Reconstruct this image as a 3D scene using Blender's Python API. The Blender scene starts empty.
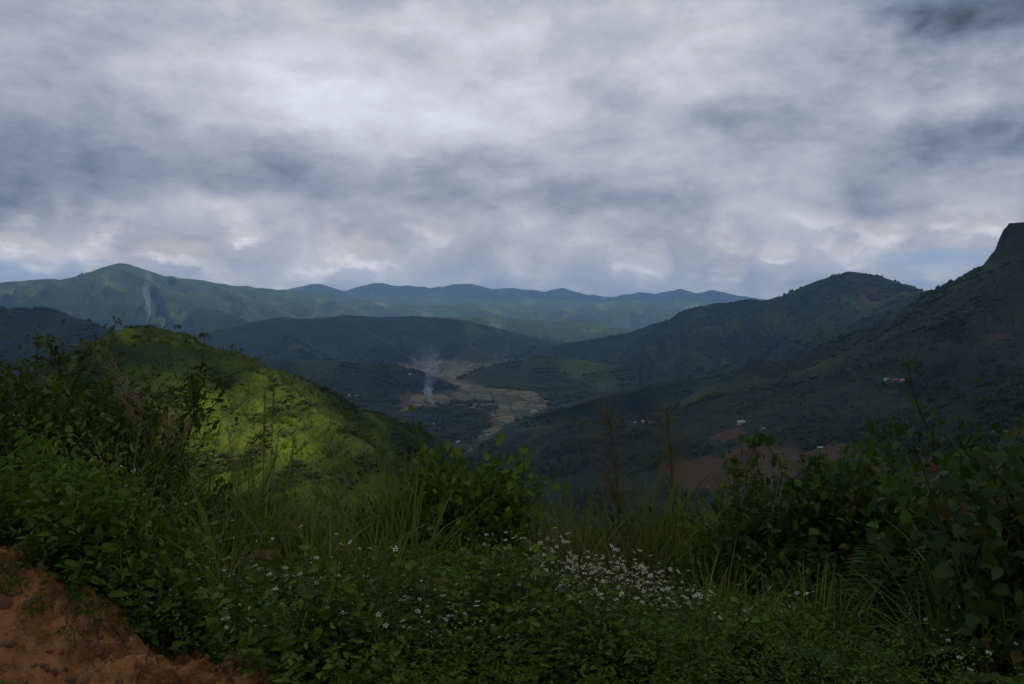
import bpy, math, random
import numpy as np
from mathutils import Vector, Matrix

rng = np.random.default_rng(7)
random.seed(7)
SC = bpy.context.scene
COL = SC.collection
R = math.radians

# ------------------------------------------------------------------ camera
W, HGT, FPX = 1024, 684, 796.0
HORIZON = 315.0
PITCH = math.atan((HORIZON - HGT / 2) / FPX)
EYE = 1.6
cam_d = bpy.data.cameras.new('camera')
cam = bpy.data.objects.new('camera', cam_d)
COL.objects.link(cam)
cam.location = (0, 0, EYE)
cam.rotation_euler = (math.pi / 2 + PITCH, 0, 0)
cam_d.sensor_width = 36.0
cam_d.lens = 36.0 * FPX / W
cam_d.clip_start = 0.1
cam_d.clip_end = 90000
SC.camera = cam

# ------------------------------------------------------------------ render, colour, sun, world
SC.render.engine = 'CYCLES'
SC.cycles.use_denoising = True
SC.cycles.max_bounces = 6
SC.cycles.diffuse_bounces = 1
SC.cycles.glossy_bounces = 2
SC.cycles.transmission_bounces = 3
SC.cycles.transparent_max_bounces = 8
SC.cycles.volume_bounces = 1
SC.cycles.sample_clamp_indirect = 4.0
SC.view_settings.view_transform = 'Standard'
SC.view_settings.look = 'None'
SC.view_settings.exposure = 0.0
SC.view_settings.gamma = 1.0

SUN_EL, SUN_AZ = R(48), R(125)                 # azimuth measured clockwise from the view direction (+Y)
SUN_DIR = Vector((math.sin(SUN_AZ) * math.cos(SUN_EL), math.cos(SUN_AZ) * math.cos(SUN_EL), math.sin(SUN_EL)))
sun_d = bpy.data.lights.new('sun', 'SUN')
sun_d.energy = 5.0
sun_d.angle = R(0.5)
sun_d.color = (1.0, 0.94, 0.84)
sun = bpy.data.objects.new('sun', sun_d)
COL.objects.link(sun)
sun.rotation_euler = SUN_DIR.to_track_quat('Z', 'Y').to_euler()

world = bpy.data.worlds.new('World')
SC.world = world
world.use_nodes = True
wn = world.node_tree
wn.nodes.clear()
w_out = wn.nodes.new('ShaderNodeOutputWorld')
w_bg = wn.nodes.new('ShaderNodeBackground')
w_sky = wn.nodes.new('ShaderNodeTexSky')
w_sky.sky_type = 'NISHITA'
w_sky.sun_disc = False
w_sky.sun_elevation = SUN_EL
w_sky.sun_rotation = SUN_AZ
w_bg.inputs['Strength'].default_value = 0.1
wn.links.new(w_sky.outputs[0], w_bg.inputs['Color'])
wn.links.new(w_bg.outputs[0], w_out.inputs['Surface'])


# ------------------------------------------------------------------ helpers: pixels, noise, nodes, meshes
def ray(px, py):
    """direction of a pixel, scaled so that y = 1"""
    u, v = (px - W / 2) / FPX, (HGT / 2 - py) / FPX
    c, s = math.cos(PITCH), math.sin(PITCH)
    y, z = c - v * s, s + v * c
    return np.array([u / y, 1.0, z / y])


def at(px, py, d):
    """point on that pixel's ray at horizontal range d"""
    r = ray(px, py)
    r = r * (d / math.hypot(r[0], 1.0))
    return r + np.array([0, 0, EYE])


def _hash(ix, iy, seed):
    h = (ix.astype(np.int64) * 374761393 + iy.astype(np.int64) * 668265263 + seed * 1442695041) & 0xFFFFFFFF
    h = ((h ^ (h >> 13)) * 1274126177) & 0xFFFFFFFF
    return (h ^ (h >> 16)) & 0xFFFF


def perlin(x, y, seed=0):
    ix, iy = np.floor(x), np.floor(y)
    fx, fy = x - ix, y - iy
    u, v = fx * fx * fx * (fx * (fx * 6 - 15) + 10), fy * fy * fy * (fy * (fy * 6 - 15) + 10)

    def g(dx, dy):
        a = _hash(ix + dx, iy + dy, seed) * (2 * math.pi / 65536.0)
        return np.cos(a) * (fx - dx) + np.sin(a) * (fy - dy)
    n00, n10, n01, n11 = g(0, 0), g(1, 0), g(0, 1), g(1, 1)
    return 1.41 * ((n00 * (1 - u) + n10 * u) * (1 - v) + (n01 * (1 - u) + n11 * u) * v)


def fbm(x, y, scale, octs=4, seed=0, gain=0.5):
    t, a, f = 0, 1.0, 1.0 / scale
    for k in range(octs):
        t = t + a * perlin(x * f + 17.3 * k, y * f - 9.1 * k, seed + k)
        a *= gain
        f *= 2.03
    return t


def ridged(x, y, scale, octs=4, seed=0, gain=0.5):
    t, a, f, s = 0, 1.0, 1.0 / scale, 0
    for k in range(octs):
        t = t + a * (1 - np.abs(perlin(x * f + 5.7 * k, y * f + 3.3 * k, seed + k)) * 1.6)
        s += a
        a *= gain
        f *= 2.03
    return t / s


def smooth(a, b, x):
    t = np.clip((x - a) / (b - a), 0, 1)
    return t * t * (3 - 2 * t)


class NT:
    """small node-tree writer"""
    def __init__(self, mat):
        mat.use_nodes = True
        self.t = mat.node_tree
        self.t.nodes.clear()
        self.out = self.t.nodes.new('ShaderNodeOutputMaterial')

    def n(self, kind, **kw):
        nd = self.t.nodes.new(kind)
        for k, v in kw.items():
            setattr(nd, k, v)
        return nd

    def put(self, sock, v):
        if hasattr(v, 'is_output'):
            self.t.links.new(v, sock)
        elif v is not None:
            try:
                sock.default_value = v
            except Exception:
                sock.default_value = tuple(v) + (1.0,) if len(v) == 3 else v

    def m(self, op, a, b=None, c=None, clamp=False):
        nd = self.n('ShaderNodeMath', operation=op, use_clamp=clamp)
        for i, v in enumerate((a, b, c)):
            if v is not None:
                self.put(nd.inputs[i], v)
        return nd.outputs[0]

    def v(self, op, a, b=None, scale=None):
        nd = self.n('ShaderNodeVectorMath', operation=op)
        self.put(nd.inputs[0], a)
        if b is not None:
            self.put(nd.inputs[1], b)
        if scale is not None:
            self.put(nd.inputs['Scale'], scale)
        return nd.outputs['Value'] if op in ('LENGTH', 'DOT_PRODUCT', 'DISTANCE') else nd.outputs[0]

    def mix(self, f, a, b, blend='MIX'):
        nd = self.n('ShaderNodeMix', data_type='RGBA', blend_type=blend)
        self.put(nd.inputs[0], f)
        self.put(nd.inputs[6], a if hasattr(a, 'is_output') else tuple(a) + (1.0,))
        self.put(nd.inputs[7], b if hasattr(b, 'is_output') else tuple(b) + (1.0,))
        return nd.outputs[2]

    def noise(self, vec, scale, detail=4, rough=0.5, dist=0.0, dims='3D'):
        nd = self.n('ShaderNodeTexNoise', noise_dimensions=dims)
        if vec is not None:
            self.put(nd.inputs['Vector'], vec)
        nd.inputs['Scale'].default_value = scale
        nd.inputs['Detail'].default_value = detail
        nd.inputs['Roughness'].default_value = rough
        nd.inputs['Distortion'].default_value = dist
        return nd.outputs[0]

    def step(self, x, a, b):
        nd = self.n('ShaderNodeMapRange', interpolation_type='SMOOTHSTEP')
        self.put(nd.inputs[0], x)
        nd.inputs[1].default_value = a
        nd.inputs[2].default_value = b
        return nd.outputs[0]

    def attr(self, name):
        return self.n('ShaderNodeAttribute', attribute_name=name).outputs['Fac']

    def xyz(self, vec):
        nd = self.n('ShaderNodeSeparateXYZ')
        self.put(nd.inputs[0], vec)
        return nd.outputs

    def comb(self, x, y, z):
        nd = self.n('ShaderNodeCombineXYZ')
        for i, q in enumerate((x, y, z)):
            self.put(nd.inputs[i], q)
        return nd.outputs[0]

    def surf(self, sh):
        self.t.links.new(sh, self.out.inputs['Surface'])


def material(name):
    return bpy.data.materials.new(name)


def mesh_np(name, verts, faces, mats=(), attrs=None, smooth_shade=False, mat_idx=None):
    """verts Nx3, faces: MxK array or list of arrays"""
    me = bpy.data.meshes.new(name)
    verts = np.asarray(verts, dtype=np.float32)
    fl = faces if isinstance(faces, list) else [faces]
    fl = [np.asarray(f, dtype=np.int32) for f in fl if len(f)]
    loops = np.concatenate([f.ravel() for f in fl])
    sizes = np.concatenate([np.full(len(f), f.shape[1], dtype=np.int32) for f in fl])
    starts = np.concatenate([[0], np.cumsum(sizes)[:-1]]).astype(np.int32)
    me.vertices.add(len(verts))
    me.vertices.foreach_set('co', verts.ravel())
    me.loops.add(len(loops))
    me.loops.foreach_set('vertex_index', loops)
    me.polygons.add(len(sizes))
    me.polygons.foreach_set('loop_start', starts)
    if smooth_shade:
        me.polygons.foreach_set('use_smooth', np.ones(len(sizes), dtype=bool))
    for m_ in mats:
        me.materials.append(m_)
    if mat_idx is not None:
        me.polygons.foreach_set('material_index', np.asarray(mat_idx, dtype=np.int32))
    me.update(calc_edges=True)
    if attrs:
        for k, a in attrs.items():
            at_ = me.attributes.new(k, 'FLOAT', 'POINT')
            at_.data.foreach_set('value', np.asarray(a, dtype=np.float32))
    return me


def link(name, me, parent=None, loc=None, rot=None, scale=None, **props):
    o = bpy.data.objects.new(name, me)
    COL.objects.link(o)
    if parent is not None:
        o.parent = parent
    if loc is not None:
        o.location = loc
    if rot is not None:
        o.rotation_euler = rot
    if scale is not None:
        o.scale = scale if hasattr(scale, '__len__') else (scale,) * 3
    for k, v in props.items():
        o[k] = v
    return o


def thing(name, label, cat, loc=(0, 0, 0), rz=0.0, group=None, scale=None):
    o = link(name, None, loc=loc, rot=(0, 0, rz), scale=scale, label=label, category=cat)
    o.empty_display_size = 0.2
    if group:
        o['group'] = group
    return o


def dup(root, loc, rz=0.0, scale=None, label=None, group=None):
    r = root.copy()
    COL.objects.link(r)
    r.location = loc
    r.rotation_euler = (0, 0, rz)
    if scale is not None:
        r.scale = scale if hasattr(scale, '__len__') else (scale,) * 3
    if label:
        r['label'] = label
    if group:
        r['group'] = group
    for ch in list(root.children):
        c = ch.copy()
        COL.objects.link(c)
        c.parent = r
        for g in list(ch.children):
            d = g.copy()
            COL.objects.link(d)
            d.parent = c
    return r


# ------------------------------------------------------------------ terrain height field
FLOOR = -255.0
FEAT = []       # (points Nx3, slope, rounding width, spur strength)


def feature(pts, slope, width=20.0, spur=1.0, flat_top=0.0):
    if pts[0][2] > 8000 and len(pts) > 4:          # far crests: broken into small teeth
        jag, q_ = np.random.default_rng(len(FEAT)), []
        for a_, b_ in zip(pts[:-1], pts[1:]):
            n_ = max(1, int(abs(b_[0] - a_[0]) / 7)) if -80 < a_[0] < 900 else 1
            for i_ in range(n_):
                t_ = i_ / n_
                q_.append((a_[0] + (b_[0] - a_[0]) * t_, a_[1] + (b_[1] - a_[1]) * t_ + (jag.uniform(-1.3, 1.0) if i_ else 0.0), a_[2] + (b_[2] - a_[2]) * t_))
        pts = q_ + [pts[-1]]
    FEAT.append((np.array([at(*p) for p in pts]), slope, width, spur, flat_top))


# far ranges
feature([(-260, 300, 12500), (-60, 296, 12500), (80, 305, 12500), (250, 296, 12500), (290, 290, 12500), (312, 284, 12500), (326, 286, 12400), (345, 291, 12300), (362, 286, 12200), (375, 283, 12300), (400, 286, 12200), (430, 288, 12200),
         (462, 284, 12200), (480, 286, 12200), (492, 289, 12300), (520, 289, 12400), (548, 292, 12500), (562, 288, 12500), (585, 295, 12300), (610, 297, 12800), (640, 292, 13200), (655, 294, 13200), (680, 289, 13200), (695, 293, 13200), (712, 290, 13200), (730, 294, 13200),
         (760, 299, 13200), (820, 300, 13000), (1300, 300, 13000)], 0.36, 40, 1.5)
feature([(290, 301, 10800), (350, 299, 10700), (390, 296, 10600), (440, 298, 10500), (500, 300, 10500), (540, 299, 10500), (600, 303, 10500), (660, 300, 10600), (740, 303, 10800)], 0.34, 40, 1.5)
feature([(-300, 285, 8600), (-60, 283, 8600), (0, 284, 8600), (30, 280, 8600), (45, 279, 8600), (65, 281, 8600), (82, 279, 8600), (96, 275, 8500), (108, 270, 8400), (116, 266, 8400), (122, 263, 8400), (130, 266, 8400), (140, 274, 8400), (155, 277, 8400), (170, 276, 8500), (215, 283, 8600),
         (262, 288, 8800), (300, 292, 8900), (330, 294, 9000), (370, 301, 9000), (420, 305, 9000), (470, 306, 9000),
         (540, 307, 9200), (600, 310, 9200), (640, 306, 9400), (720, 312, 9400)], 0.38, 40, 1.6)
feature([(124, 274, 8250), (150, 289, 7800), (195, 303, 7000), (240, 318, 6200)], 0.60, 30, 0.9)
feature([(45, 286, 8450), (30, 300, 7700), (20, 312, 7000)], 0.60, 30, 0.9)
feature([(172, 284, 8350), (185, 298, 7600), (215, 312, 6800)], 0.60, 30, 0.9)
feature([(118, 274, 8250), (88, 292, 7700), (60, 308, 7000)], 0.60, 30, 0.9)
feature([(222, 290, 8400), (250, 298, 7900), (290, 314, 6900)], 0.55, 30, 0.9)
feature([(275, 294, 8600), (300, 303, 7900), (330, 316, 7000)], 0.55, 30, 0.9)
feature([(330, 299, 8700), (352, 309, 7900)], 0.55, 30, 0.9)
feature([(480, 309, 8700), (500, 315, 7900)], 0.55, 30, 0.9)
feature([(560, 310, 8900), (590, 316, 8000)], 0.55, 30, 0.9)
feature([(345, 295, 12000), (362, 300, 11000)], 0.5, 30, 0.9)
feature([(430, 292, 11900), (440, 300, 10900)], 0.5, 30, 0.9)
feature([(520, 293, 12000), (530, 300, 11000)], 0.5, 30, 0.9)
feature([(375, 304, 8850), (400, 312, 8300), (430, 322, 7600)], 0.55, 30, 0.9)
# mid ridges on the left and in the middle
feature([(-200, 312, 3000), (-60, 309, 3000), (0, 309, 2900), (40, 309, 2900), (75, 318, 2800), (110, 330, 2700), (150, 345, 2500)], 0.42, 30, 1.2)
feature([(120, 345, 4700), (180, 335, 4800), (230, 328, 4900), (262, 320, 5000), (280, 317, 5000), (310, 319, 5000), (345, 315, 5100), (380, 317, 5100), (412, 316, 5100), (450, 318, 5200), (490, 326, 5200),
         (530, 336, 5100), (565, 346, 5000)], 0.36, 30, 1.3)
feature([(280, 320, 4850), (290, 336, 4300), (300, 350, 3800)], 0.6, 20, 0.8)
feature([(350, 319, 4950), (372, 336, 4400), (385, 348, 4000)], 0.6, 20, 0.8)
feature([(420, 320, 5000), (450, 336, 4500), (470, 347, 4150)], 0.6, 20, 0.8)
feature([(330, 322, 6300), (470, 317, 6600), (560, 321, 7000), (640, 330, 7000)], 0.3, 40, 1.2)
feature([(140, 372, 2500), (230, 362, 2600), (280, 359, 2600), (340, 360, 2650), (395, 366, 2650), (418, 372, 2650)], 0.38, 30, 0.9)
# knoll right of the fields, low ridges behind it
feature([(482, 373, 3000), (505, 362, 3050), (540, 357, 3050), (580, 360, 3000), (620, 368, 2900)], 0.36, 30, 0.8)
feature([(540, 346, 4300), (600, 338, 4300), (650, 331, 4200), (700, 325, 4000)], 0.3, 40, 1.0)
# long mountain on the right
feature([(560, 352, 4600), (610, 343, 4500), (650, 333, 4400), (672, 323, 4300), (690, 310, 4200), (715, 303, 4100), (760, 300, 4000), (795, 299, 3900), (806, 293, 3850), (812, 286, 3800), (824, 279, 3780),
         (838, 274, 3760), (850, 271, 3750), (862, 273, 3740), (868, 277, 3720), (880, 277, 3700), (905, 286, 3600), (925, 293, 3400), (945, 292, 2700)], 0.42, 12, 1.3)
feature([(935, 296, 2500), (948, 291, 2100), (962, 284, 1900), (972, 277, 1800), (985, 268, 1700), (998, 262, 1650), (1004, 258, 1640), (1060, 250, 1550), (1300, 250, 1500)], 0.5, 10, 0.9)
feature([(1011, 228, 1640), (1016, 223, 1638), (1028, 222, 1630), (1060, 214, 1610), (1150, 225, 1570), (1300, 240, 1500)], 3.4, 2, 0.2, 11.0)
feature([(1001, 250, 1640), (1010, 243, 1632), (1040, 240, 1615), (1100, 236, 1580), (1250, 250, 1500)], 1.7, 3, 0.3, 9.0)
feature([(715, 306, 4050), (690, 330, 3600), (660, 346, 3300)], 0.6, 20, 0.8)
feature([(780, 302, 3850), (765, 322, 3450), (745, 338, 3200)], 0.6, 20, 0.8)
feature([(850, 278, 3650), (838, 304, 3250), (815, 325, 2900)], 0.6, 15, 0.8)
feature([(905, 291, 3450), (890, 310, 3000), (860, 335, 2600)], 0.6, 15, 0.8)
feature([(985, 276, 1650), (960, 310, 1500), (925, 350, 1330), (890, 380, 1200)], 0.62, 12, 0.8)
feature([(818, 285, 3800), (824, 279, 3790), (829, 280, 3785), (834, 274, 3775), (840, 275, 3765), (846, 270, 3755), (853, 272, 3750), (860, 273, 3745), (866, 278, 3740)], 1.5, 2, 0.3, 8.0)
# spurs that come down from it towards the valley
feature([(700, 345, 3700), (760, 341, 3400), (830, 334, 3100), (900, 322, 2900), (960, 312, 2800)], 0.34, 25, 1.2)
feature([(610, 392, 2200), (680, 381, 2200), (760, 374, 2150), (840, 362, 2100), (930, 350, 2000), (1040, 335, 1900), (1200, 320, 1900)], 0.32, 25, 1.2)
feature([(508, 433, 1650), (560, 412, 1750), (620, 396, 1800), (680, 392, 1850)], 0.30, 20, 0.7)
feature([(770, 420, 1500), (850, 402, 1450), (930, 385, 1400), (1040, 360, 1350), (1300, 320, 1300)], 0.34, 20, 1.0)
feature([(855, 462, 800), (900, 440, 830), (950, 415, 860), (1000, 393, 890), (1060, 365, 920), (1300, 300, 900)], 0.5, 15, 0.7)
# green hill on the left and its lower spur
feature([(-60, 470, 320), (20, 420, 345), (60, 380, 358), (84, 353, 368), (110, 336, 378), (130, 328, 384), (148, 326, 386), (178, 333, 386), (205, 347, 380), (232, 351, 372), (255, 366, 360),
         (280, 384, 345), (305, 401, 330), (330, 420, 312), (355, 440, 292), (385, 470, 268)], 1.05, 6, 0.8)
feature([(148, 327, 385), (160, 372, 350), (175, 425, 315), (190, 480, 280)], 0.55, 12, 0.7)
feature([(255, 367, 360), (262, 410, 325), (285, 460, 285), (300, 500, 250)], 0.56, 12, 0.7)
feature([(320, 412, 560), (345, 407, 560), (375, 412, 550), (410, 424, 530), (440, 445, 500), (462, 470, 470), (480, 500, 440)], 0.95, 8, 0.8)


def height(x, y, detail=True):
    x = np.asarray(x, dtype=np.float64)
    y = np.asarray(y, dtype=np.float64)
    shape = x.shape
    x, y = x.ravel(), y.ravel()
    r = np.hypot(x, y)
    wx = x + fbm(x, y, 900, 3, 51) * 90 * smooth(800, 3000, r)
    wy = y + fbm(x, y, 900, 3, 61) * 90 * smooth(800, 3000, r)
    best = FLOOR + np.clip((r - 1500) / 8000, 0, 1) * 40 + fbm(x, y, 500, 3, 5) * 4
    bd = np.full(x.shape, 1e4)      # distance to the winning crest
    bs = np.zeros(x.shape)
    for pts, slope, width, spur, flat_top in FEAT:
        reach = (pts[:, 2].max() - FLOOR) / (slope * 0.7) + width + 200
        sel = np.where((x > pts[:, 0].min() - reach) & (x < pts[:, 0].max() + reach) & (y > pts[:, 1].min() - reach) & (y < pts[:, 1].max() + reach) & (r > 50))[0]
        if not len(sel):
            continue
        x_, y_ = x[sel], y[sel]
        D = np.full(x_.shape, -1e9)
        dd = np.full(x_.shape, 1e9)
        for a, b in zip(pts[:-1], pts[1:]):
            ab = b[:2] - a[:2]
            t = np.clip(((x_ - a[0]) * ab[0] + (y_ - a[1]) * ab[1]) / (ab @ ab), 0, 1)
            d = np.hypot(x_ - a[0] - t * ab[0], y_ - a[1] - t * ab[1])
            h = a[2] + t * (b[2] - a[2])
            d = np.maximum(d - flat_top, 0)
            drop = slope * (np.sqrt(d * d + width * width) - width)
            z = h - drop * (1 - 0.25 * smooth(0, 900, d))
            up = z > D
            dd = np.where(np.abs(z - D) < r[sel] * 0.012, np.minimum(d, dd), np.where(up, d, dd))
            D = np.where(up, z, D)
        bb = best[sel]
        up = D > bb
        k = np.clip(r[sel] * 0.004, 1.0, 14)
        hh = np.clip(0.5 + 0.5 * (D - bb) / k, 0, 1)
        best[sel] = bb * (1 - hh) + D * hh + k * hh * (1 - hh) * 0.25
        bd[sel] = np.where(np.abs(D - bb) < r[sel] * 0.010, np.minimum(dd, bd[sel]), np.where(up, dd, bd[sel]))
        bs[sel] = np.where(up, spur, bs[sel])
    # spurs and gullies, growing away from the crests, none on the valley floor
    ab_ = best - FLOOR
    amp = bs * np.clip((bd - 40) / 350, 0, 1) * np.clip(ab_ / 90, 0, 1)
    far = smooth(900, 2200, r)
    z = best
    if detail:
        z = z + far * amp * (ridged(wx, wy, 560, 6, 11, 0.54) - 0.92) * 250
        z = z + far * np.clip(ab_ / 60, 0, 1) * np.clip(bd / 150, .06, 1) * fbm(wx, wy, 130, 5, 21, 0.6) * 15
        z = z + (1 - far) * smooth(120, 300, r) * np.clip(bd / 60, .15, 1) * np.minimum(bs, 1) * (fbm(x, y, 40, 6, 31, 0.62) * 3.0 - 5.0 * np.clip(bd / 60, 0, 1) * (0.75 - ridged(x, y, 60, 4, 35)))
    # near slope under the road edge
    az = np.degrees(np.arctan2(x, y))
    edge = 3.4 + 2.2 * smooth(-22, -38, az) - 0.25 * smooth(10, 25, az) + fbm(x, y, 1.7, 3, 3) * 0.25
    sl = 0.40 + 0.16 * smooth(-12, 12, az)
    drop = np.maximum(r - edge, 0)
    near = -sl * (np.sqrt(drop * drop + 1.0) - 1.0)
    near = near + fbm(x, y, 9, 4, 41) * 0.9 * smooth(6, 30, r) + fbm(x, y, 1.3, 4, 43) * 0.11 * smooth(1.2, 4, r) + fbm(x, y, 0.42, 4, 47, 0.6) * 0.055 * (1 - smooth(8, 14, r))
    near = near + 0.42 * smooth(-18, -31, az) * np.exp(-((r - 5.2) / 1.1) ** 2) * (az > -80)
    near = near + (ridged(x, y, 0.55, 5, 48, 0.65) - 0.6) * 0.22 * (1 - smooth(6.5, 9, r)) * smooth(2, 3, r)
    behind = np.abs(az) > 80
    near = np.where(behind, np.maximum(near, -0.02) + 0.02 * np.maximum(r - 8, 0) * smooth(80, 110, np.abs(az)), near)
    near = np.where(r > 300, np.where(behind, near, -1e5), near)
    near = np.where((r > 200) & ~behind, near - (r - 200) * 3, near)
    far_z = np.where(r < 60, -1e5, z)
    k = 2.0
    hh = np.clip(0.5 + 0.5 * (far_z - near) / k, 0, 1)
    res = near * (1 - hh) + far_z * hh + k * hh * (1 - hh) * 0.5
    res = np.where(far_z < -1e4, near, res)
    res = np.where(near < -9e4, z, res)
    return res.reshape(shape)


_D = np.concatenate([np.linspace(1.6, 60, 800), np.geomspace(60.2, 13800, 6000)])


def ground(x, y):
    """height of the built sheet (bilinear in its polar grid)"""
    x, y = np.asarray(x, float), np.asarray(y, float)
    a = np.interp(np.arctan2(x, y), AZ, np.arange(len(AZ)))
    b = np.interp(np.hypot(x, y), RR, np.arange(len(RR)))
    i, j = np.minimum(a.astype(int), len(AZ) - 2), np.minimum(b.astype(int), len(RR) - 2)
    u, v = a - i, b - j
    return (gz[j, i] * (1 - u) + gz[j, i + 1] * u) * (1 - v) + (gz[j + 1, i] * (1 - u) + gz[j + 1, i + 1] * u) * v


def hit(px, py, dmin=1.6):
    """first point of the ground that this pixel's ray meets"""
    r0 = ray(px, py)
    s = _D / math.hypot(r0[0], 1.0)
    X, Y, Z = r0[0] * s, s, EYE + r0[2] * s
    g = ground(X, Y)
    ok = np.where((Z <= g) & (_D >= dmin))[0]
    i = ok[0] if len(ok) else len(_D) - 1
    return np.array([X[i], Y[i], g[i]])


def hits(pix, dmin=1.6):
    return np.array([hit(px, py, dmin) for px, py in pix])
# ------------------------------------------------------------------ the ground as one sheet
az_f = np.radians(np.arange(-38, 38.01, 0.085))
az_l = np.radians(-38 - np.cumsum(np.linspace(0.15, 6, 46))[:-1])
az_l = az_l[az_l > -math.pi + 0.02][::-1]
az_r = -az_l[::-1]
AZ = np.concatenate([az_l, az_f, az_r])
RR = np.concatenate([[0.02], np.geomspace(0.5, 2, 20)[:-1], np.geomspace(2, 7.5, 380)[:-1], np.geomspace(7.5, 30, 150)[:-1], np.geomspace(30, 4600, 560)[:-1], np.linspace(4600, 14400, 480)])
gx = RR[:, None] * np.sin(AZ)[None, :]
gy = RR[:, None] * np.cos(AZ)[None, :]
gz = height(gx, gy)
nr, na = gx.shape
TV = np.stack([gx.ravel(), gy.ravel(), gz.ravel()], 1)
ii = np.arange(nr * na).reshape(nr, na)
q = np.stack([ii[:-1, :-1], ii[:-1, 1:], ii[1:, 1:], ii[1:, :-1]], -1).reshape(-1, 4)
qc = np.stack([ii[:-1, -1], ii[:-1, 0], ii[1:, 0], ii[1:, -1]], -1).reshape(-1, 4)
TF = np.concatenate([q, qc])[:, ::-1]
tx, ty, tz = TV.T
tr = np.hypot(tx, ty)
taz = np.degrees(np.arctan2(tx, ty))


def inpoly(x, y, poly):
    ins = np.zeros(x.shape, dtype=bool)
    n = len(poly)
    for i in range(n):
        x1, y1 = poly[i][:2]
        x2, y2 = poly[(i + 1) % n][:2]
        c = ((y1 > y) != (y2 > y)) & (x < (x2 - x1) * (y - y1) / (y2 - y1 + 1e-12) + x1)
        ins ^= c
    return ins


def pmask(poly_px, wob=0.03, seed=0, dmin=300):
    """pixel outline -> outline on the ground -> mask on the sheet"""
    P = hits(poly_px, dmin)
    c = np.hypot(P[:, 0], P[:, 1]).mean()
    jx = fbm(tx, ty, c * 0.05, 3, 71 + seed) * c * wob * 0.5
    jy = fbm(tx, ty, c * 0.05, 3, 81 + seed) * c * wob
    return inpoly(tx + jx, ty + jy, P).astype(np.float32)


flat = 1 - smooth(3, 14, tz - (FLOOR + np.clip((tr - 1500) / 8000, 0, 1) * 40))
m_field = flat * (tr > 1200) * ((pmask([(396, 412), (402, 395), (425, 372), (420, 364), (470, 356), (505, 358), (470, 372), (465, 385), (530, 391), (550, 402), (545, 414),
                        (520, 430), (490, 452), (470, 450), (490, 425), (470, 405), (440, 405)], 0.02) +
                       pmask([(395, 345), (520, 352), (600, 360), (420, 372)], 0.02, 1)) > 0)
m_bare = np.zeros_like(tx)
for k, (poly, v) in enumerate([([(716, 436), (738, 428), (752, 434), (726, 444)], 1.0), ([(660, 470), (690, 462), (770, 440), (862, 442), (845, 470), (770, 482), (680, 488)], .75),
                  ([(400, 404), (408, 392), (414, 398), (404, 412)], 1.3), ([(486, 424), (498, 418), (500, 424)], 1.2), ([(640, 462), (660, 450), (690, 470), (660, 480)], .35),
                  ([(725, 362), (770, 358), (775, 364), (730, 368)], .7), ([(835, 372), (868, 368), (870, 373)], .7), ([(850, 300), (880, 282), (905, 292), (880, 296)], .5),
                  ([(505, 424), (530, 420), (560, 428), (530, 442)], .35), ([(920, 345), (1015, 336), (1020, 342), (930, 350)], .45)]):
    m_bare = np.maximum(m_bare, pmask(poly, 0.02, k) * v)
# pale grass and young crops, with the hill's sun patch tinted in
m_crop_sunpatch = (smooth(0.05, 0.5, fbm(tx, ty, 55, 3, 91) + 0.25 * smooth(280, 340, tr)) * (tr < 470) * (tr > 60) + smooth(0.15, 0.6, fbm(tx, ty, 420, 4, 95)) * (tr > 600) * 0.45)
m_crop_sunpatch = m_crop_sunpatch * np.where(tr < 600, 1 - smooth(-11, -6, taz), 1.0)
m_crop_sunpatch = np.maximum(m_crop_sunpatch, 0.9 * np.exp(-(((tx + 92) / 48) ** 2 + ((ty - 297) / 55) ** 2) ** 2) * (0.55 + 0.45 * smooth(-0.3, 0.3, fbm(tx, ty, 18, 4, 151))))  # lighter grass colour painted where the sun falls on the hill face
m_wood = smooth(-0.25, 0.25, fbm(tx, ty, 260, 4, 101)) * (tr > 640) * (1 - m_field) * (1 - np.clip(m_bare, 0, 1))
m_wood = np.maximum(m_wood, pmask([(430, 415), (455, 402), (495, 402), (500, 416), (480, 432), (440, 438), (400, 425)], 0.02, 21) * (1 - np.clip(m_bare, 0, 1)))
# bare red soil by the road edge, at the camera's left and behind
Psoil = np.array([hit(px, py) for px, py in [(-60, 520), (0, 538), (40, 556), (75, 590), (112, 606), (128, 622), (148, 648), (200, 656), (268, 688), (320, 760)]])
poly_soil = np.concatenate([Psoil, [[2.0, 1.0, 0], [8, -30, 0], [-40, -30, 0], [-40, 0, 0]]])
js = fbm(tx, ty, 0.5, 3, 111) * 0.16
m_soil = (inpoly(tx + js, ty + js, poly_soil)).astype(np.float32)
m_soil[(tr < 1.2) & (ty < 0.5)] = 1

mt = material('ground_cover')
N = NT(mt)
pos = N.n('ShaderNodeNewGeometry').outputs['Position']
big = N.noise(pos, 0.004, 6, 0.6)
mid = N.noise(pos, 0.03, 6, 0.65)
fin = N.noise(pos, 0.25, 5, 0.7)
col = N.mix(N.step(mid, 0.35, 0.65), (0.011, 0.022, 0.005), (0.030, 0.047, 0.010))
col = N.mix(N.m('MULTIPLY', N.step(big, 0.45, 0.65), 0.25), col, (0.060, 0.062, 0.028))
crop_sunpatch = N.mix(N.step(fin, 0.35, 0.65), (0.066, 0.108, 0.004), (0.145, 0.170, 0.005))
col = N.mix(N.m('MULTIPLY', N.attr('crop_sunpatch'), N.step(mid, 0.3, 0.55), clamp=True), col, crop_sunpatch)
col = N.mix(N.m('MULTIPLY', N.attr('wood'), 0.85), col, N.mix(fin, (0.010, 0.019, 0.006), (0.026, 0.039, 0.011)))
vor = N.n('ShaderNodeTexVoronoi', feature='F1')
N.put(vor.inputs['Vector'], N.v('MULTIPLY', pos, (1.0, 0.6, 0.0)))
vor.inputs['Scale'].default_value = 0.022
plot = N.xyz(vor.outputs['Color'])[0]
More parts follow.
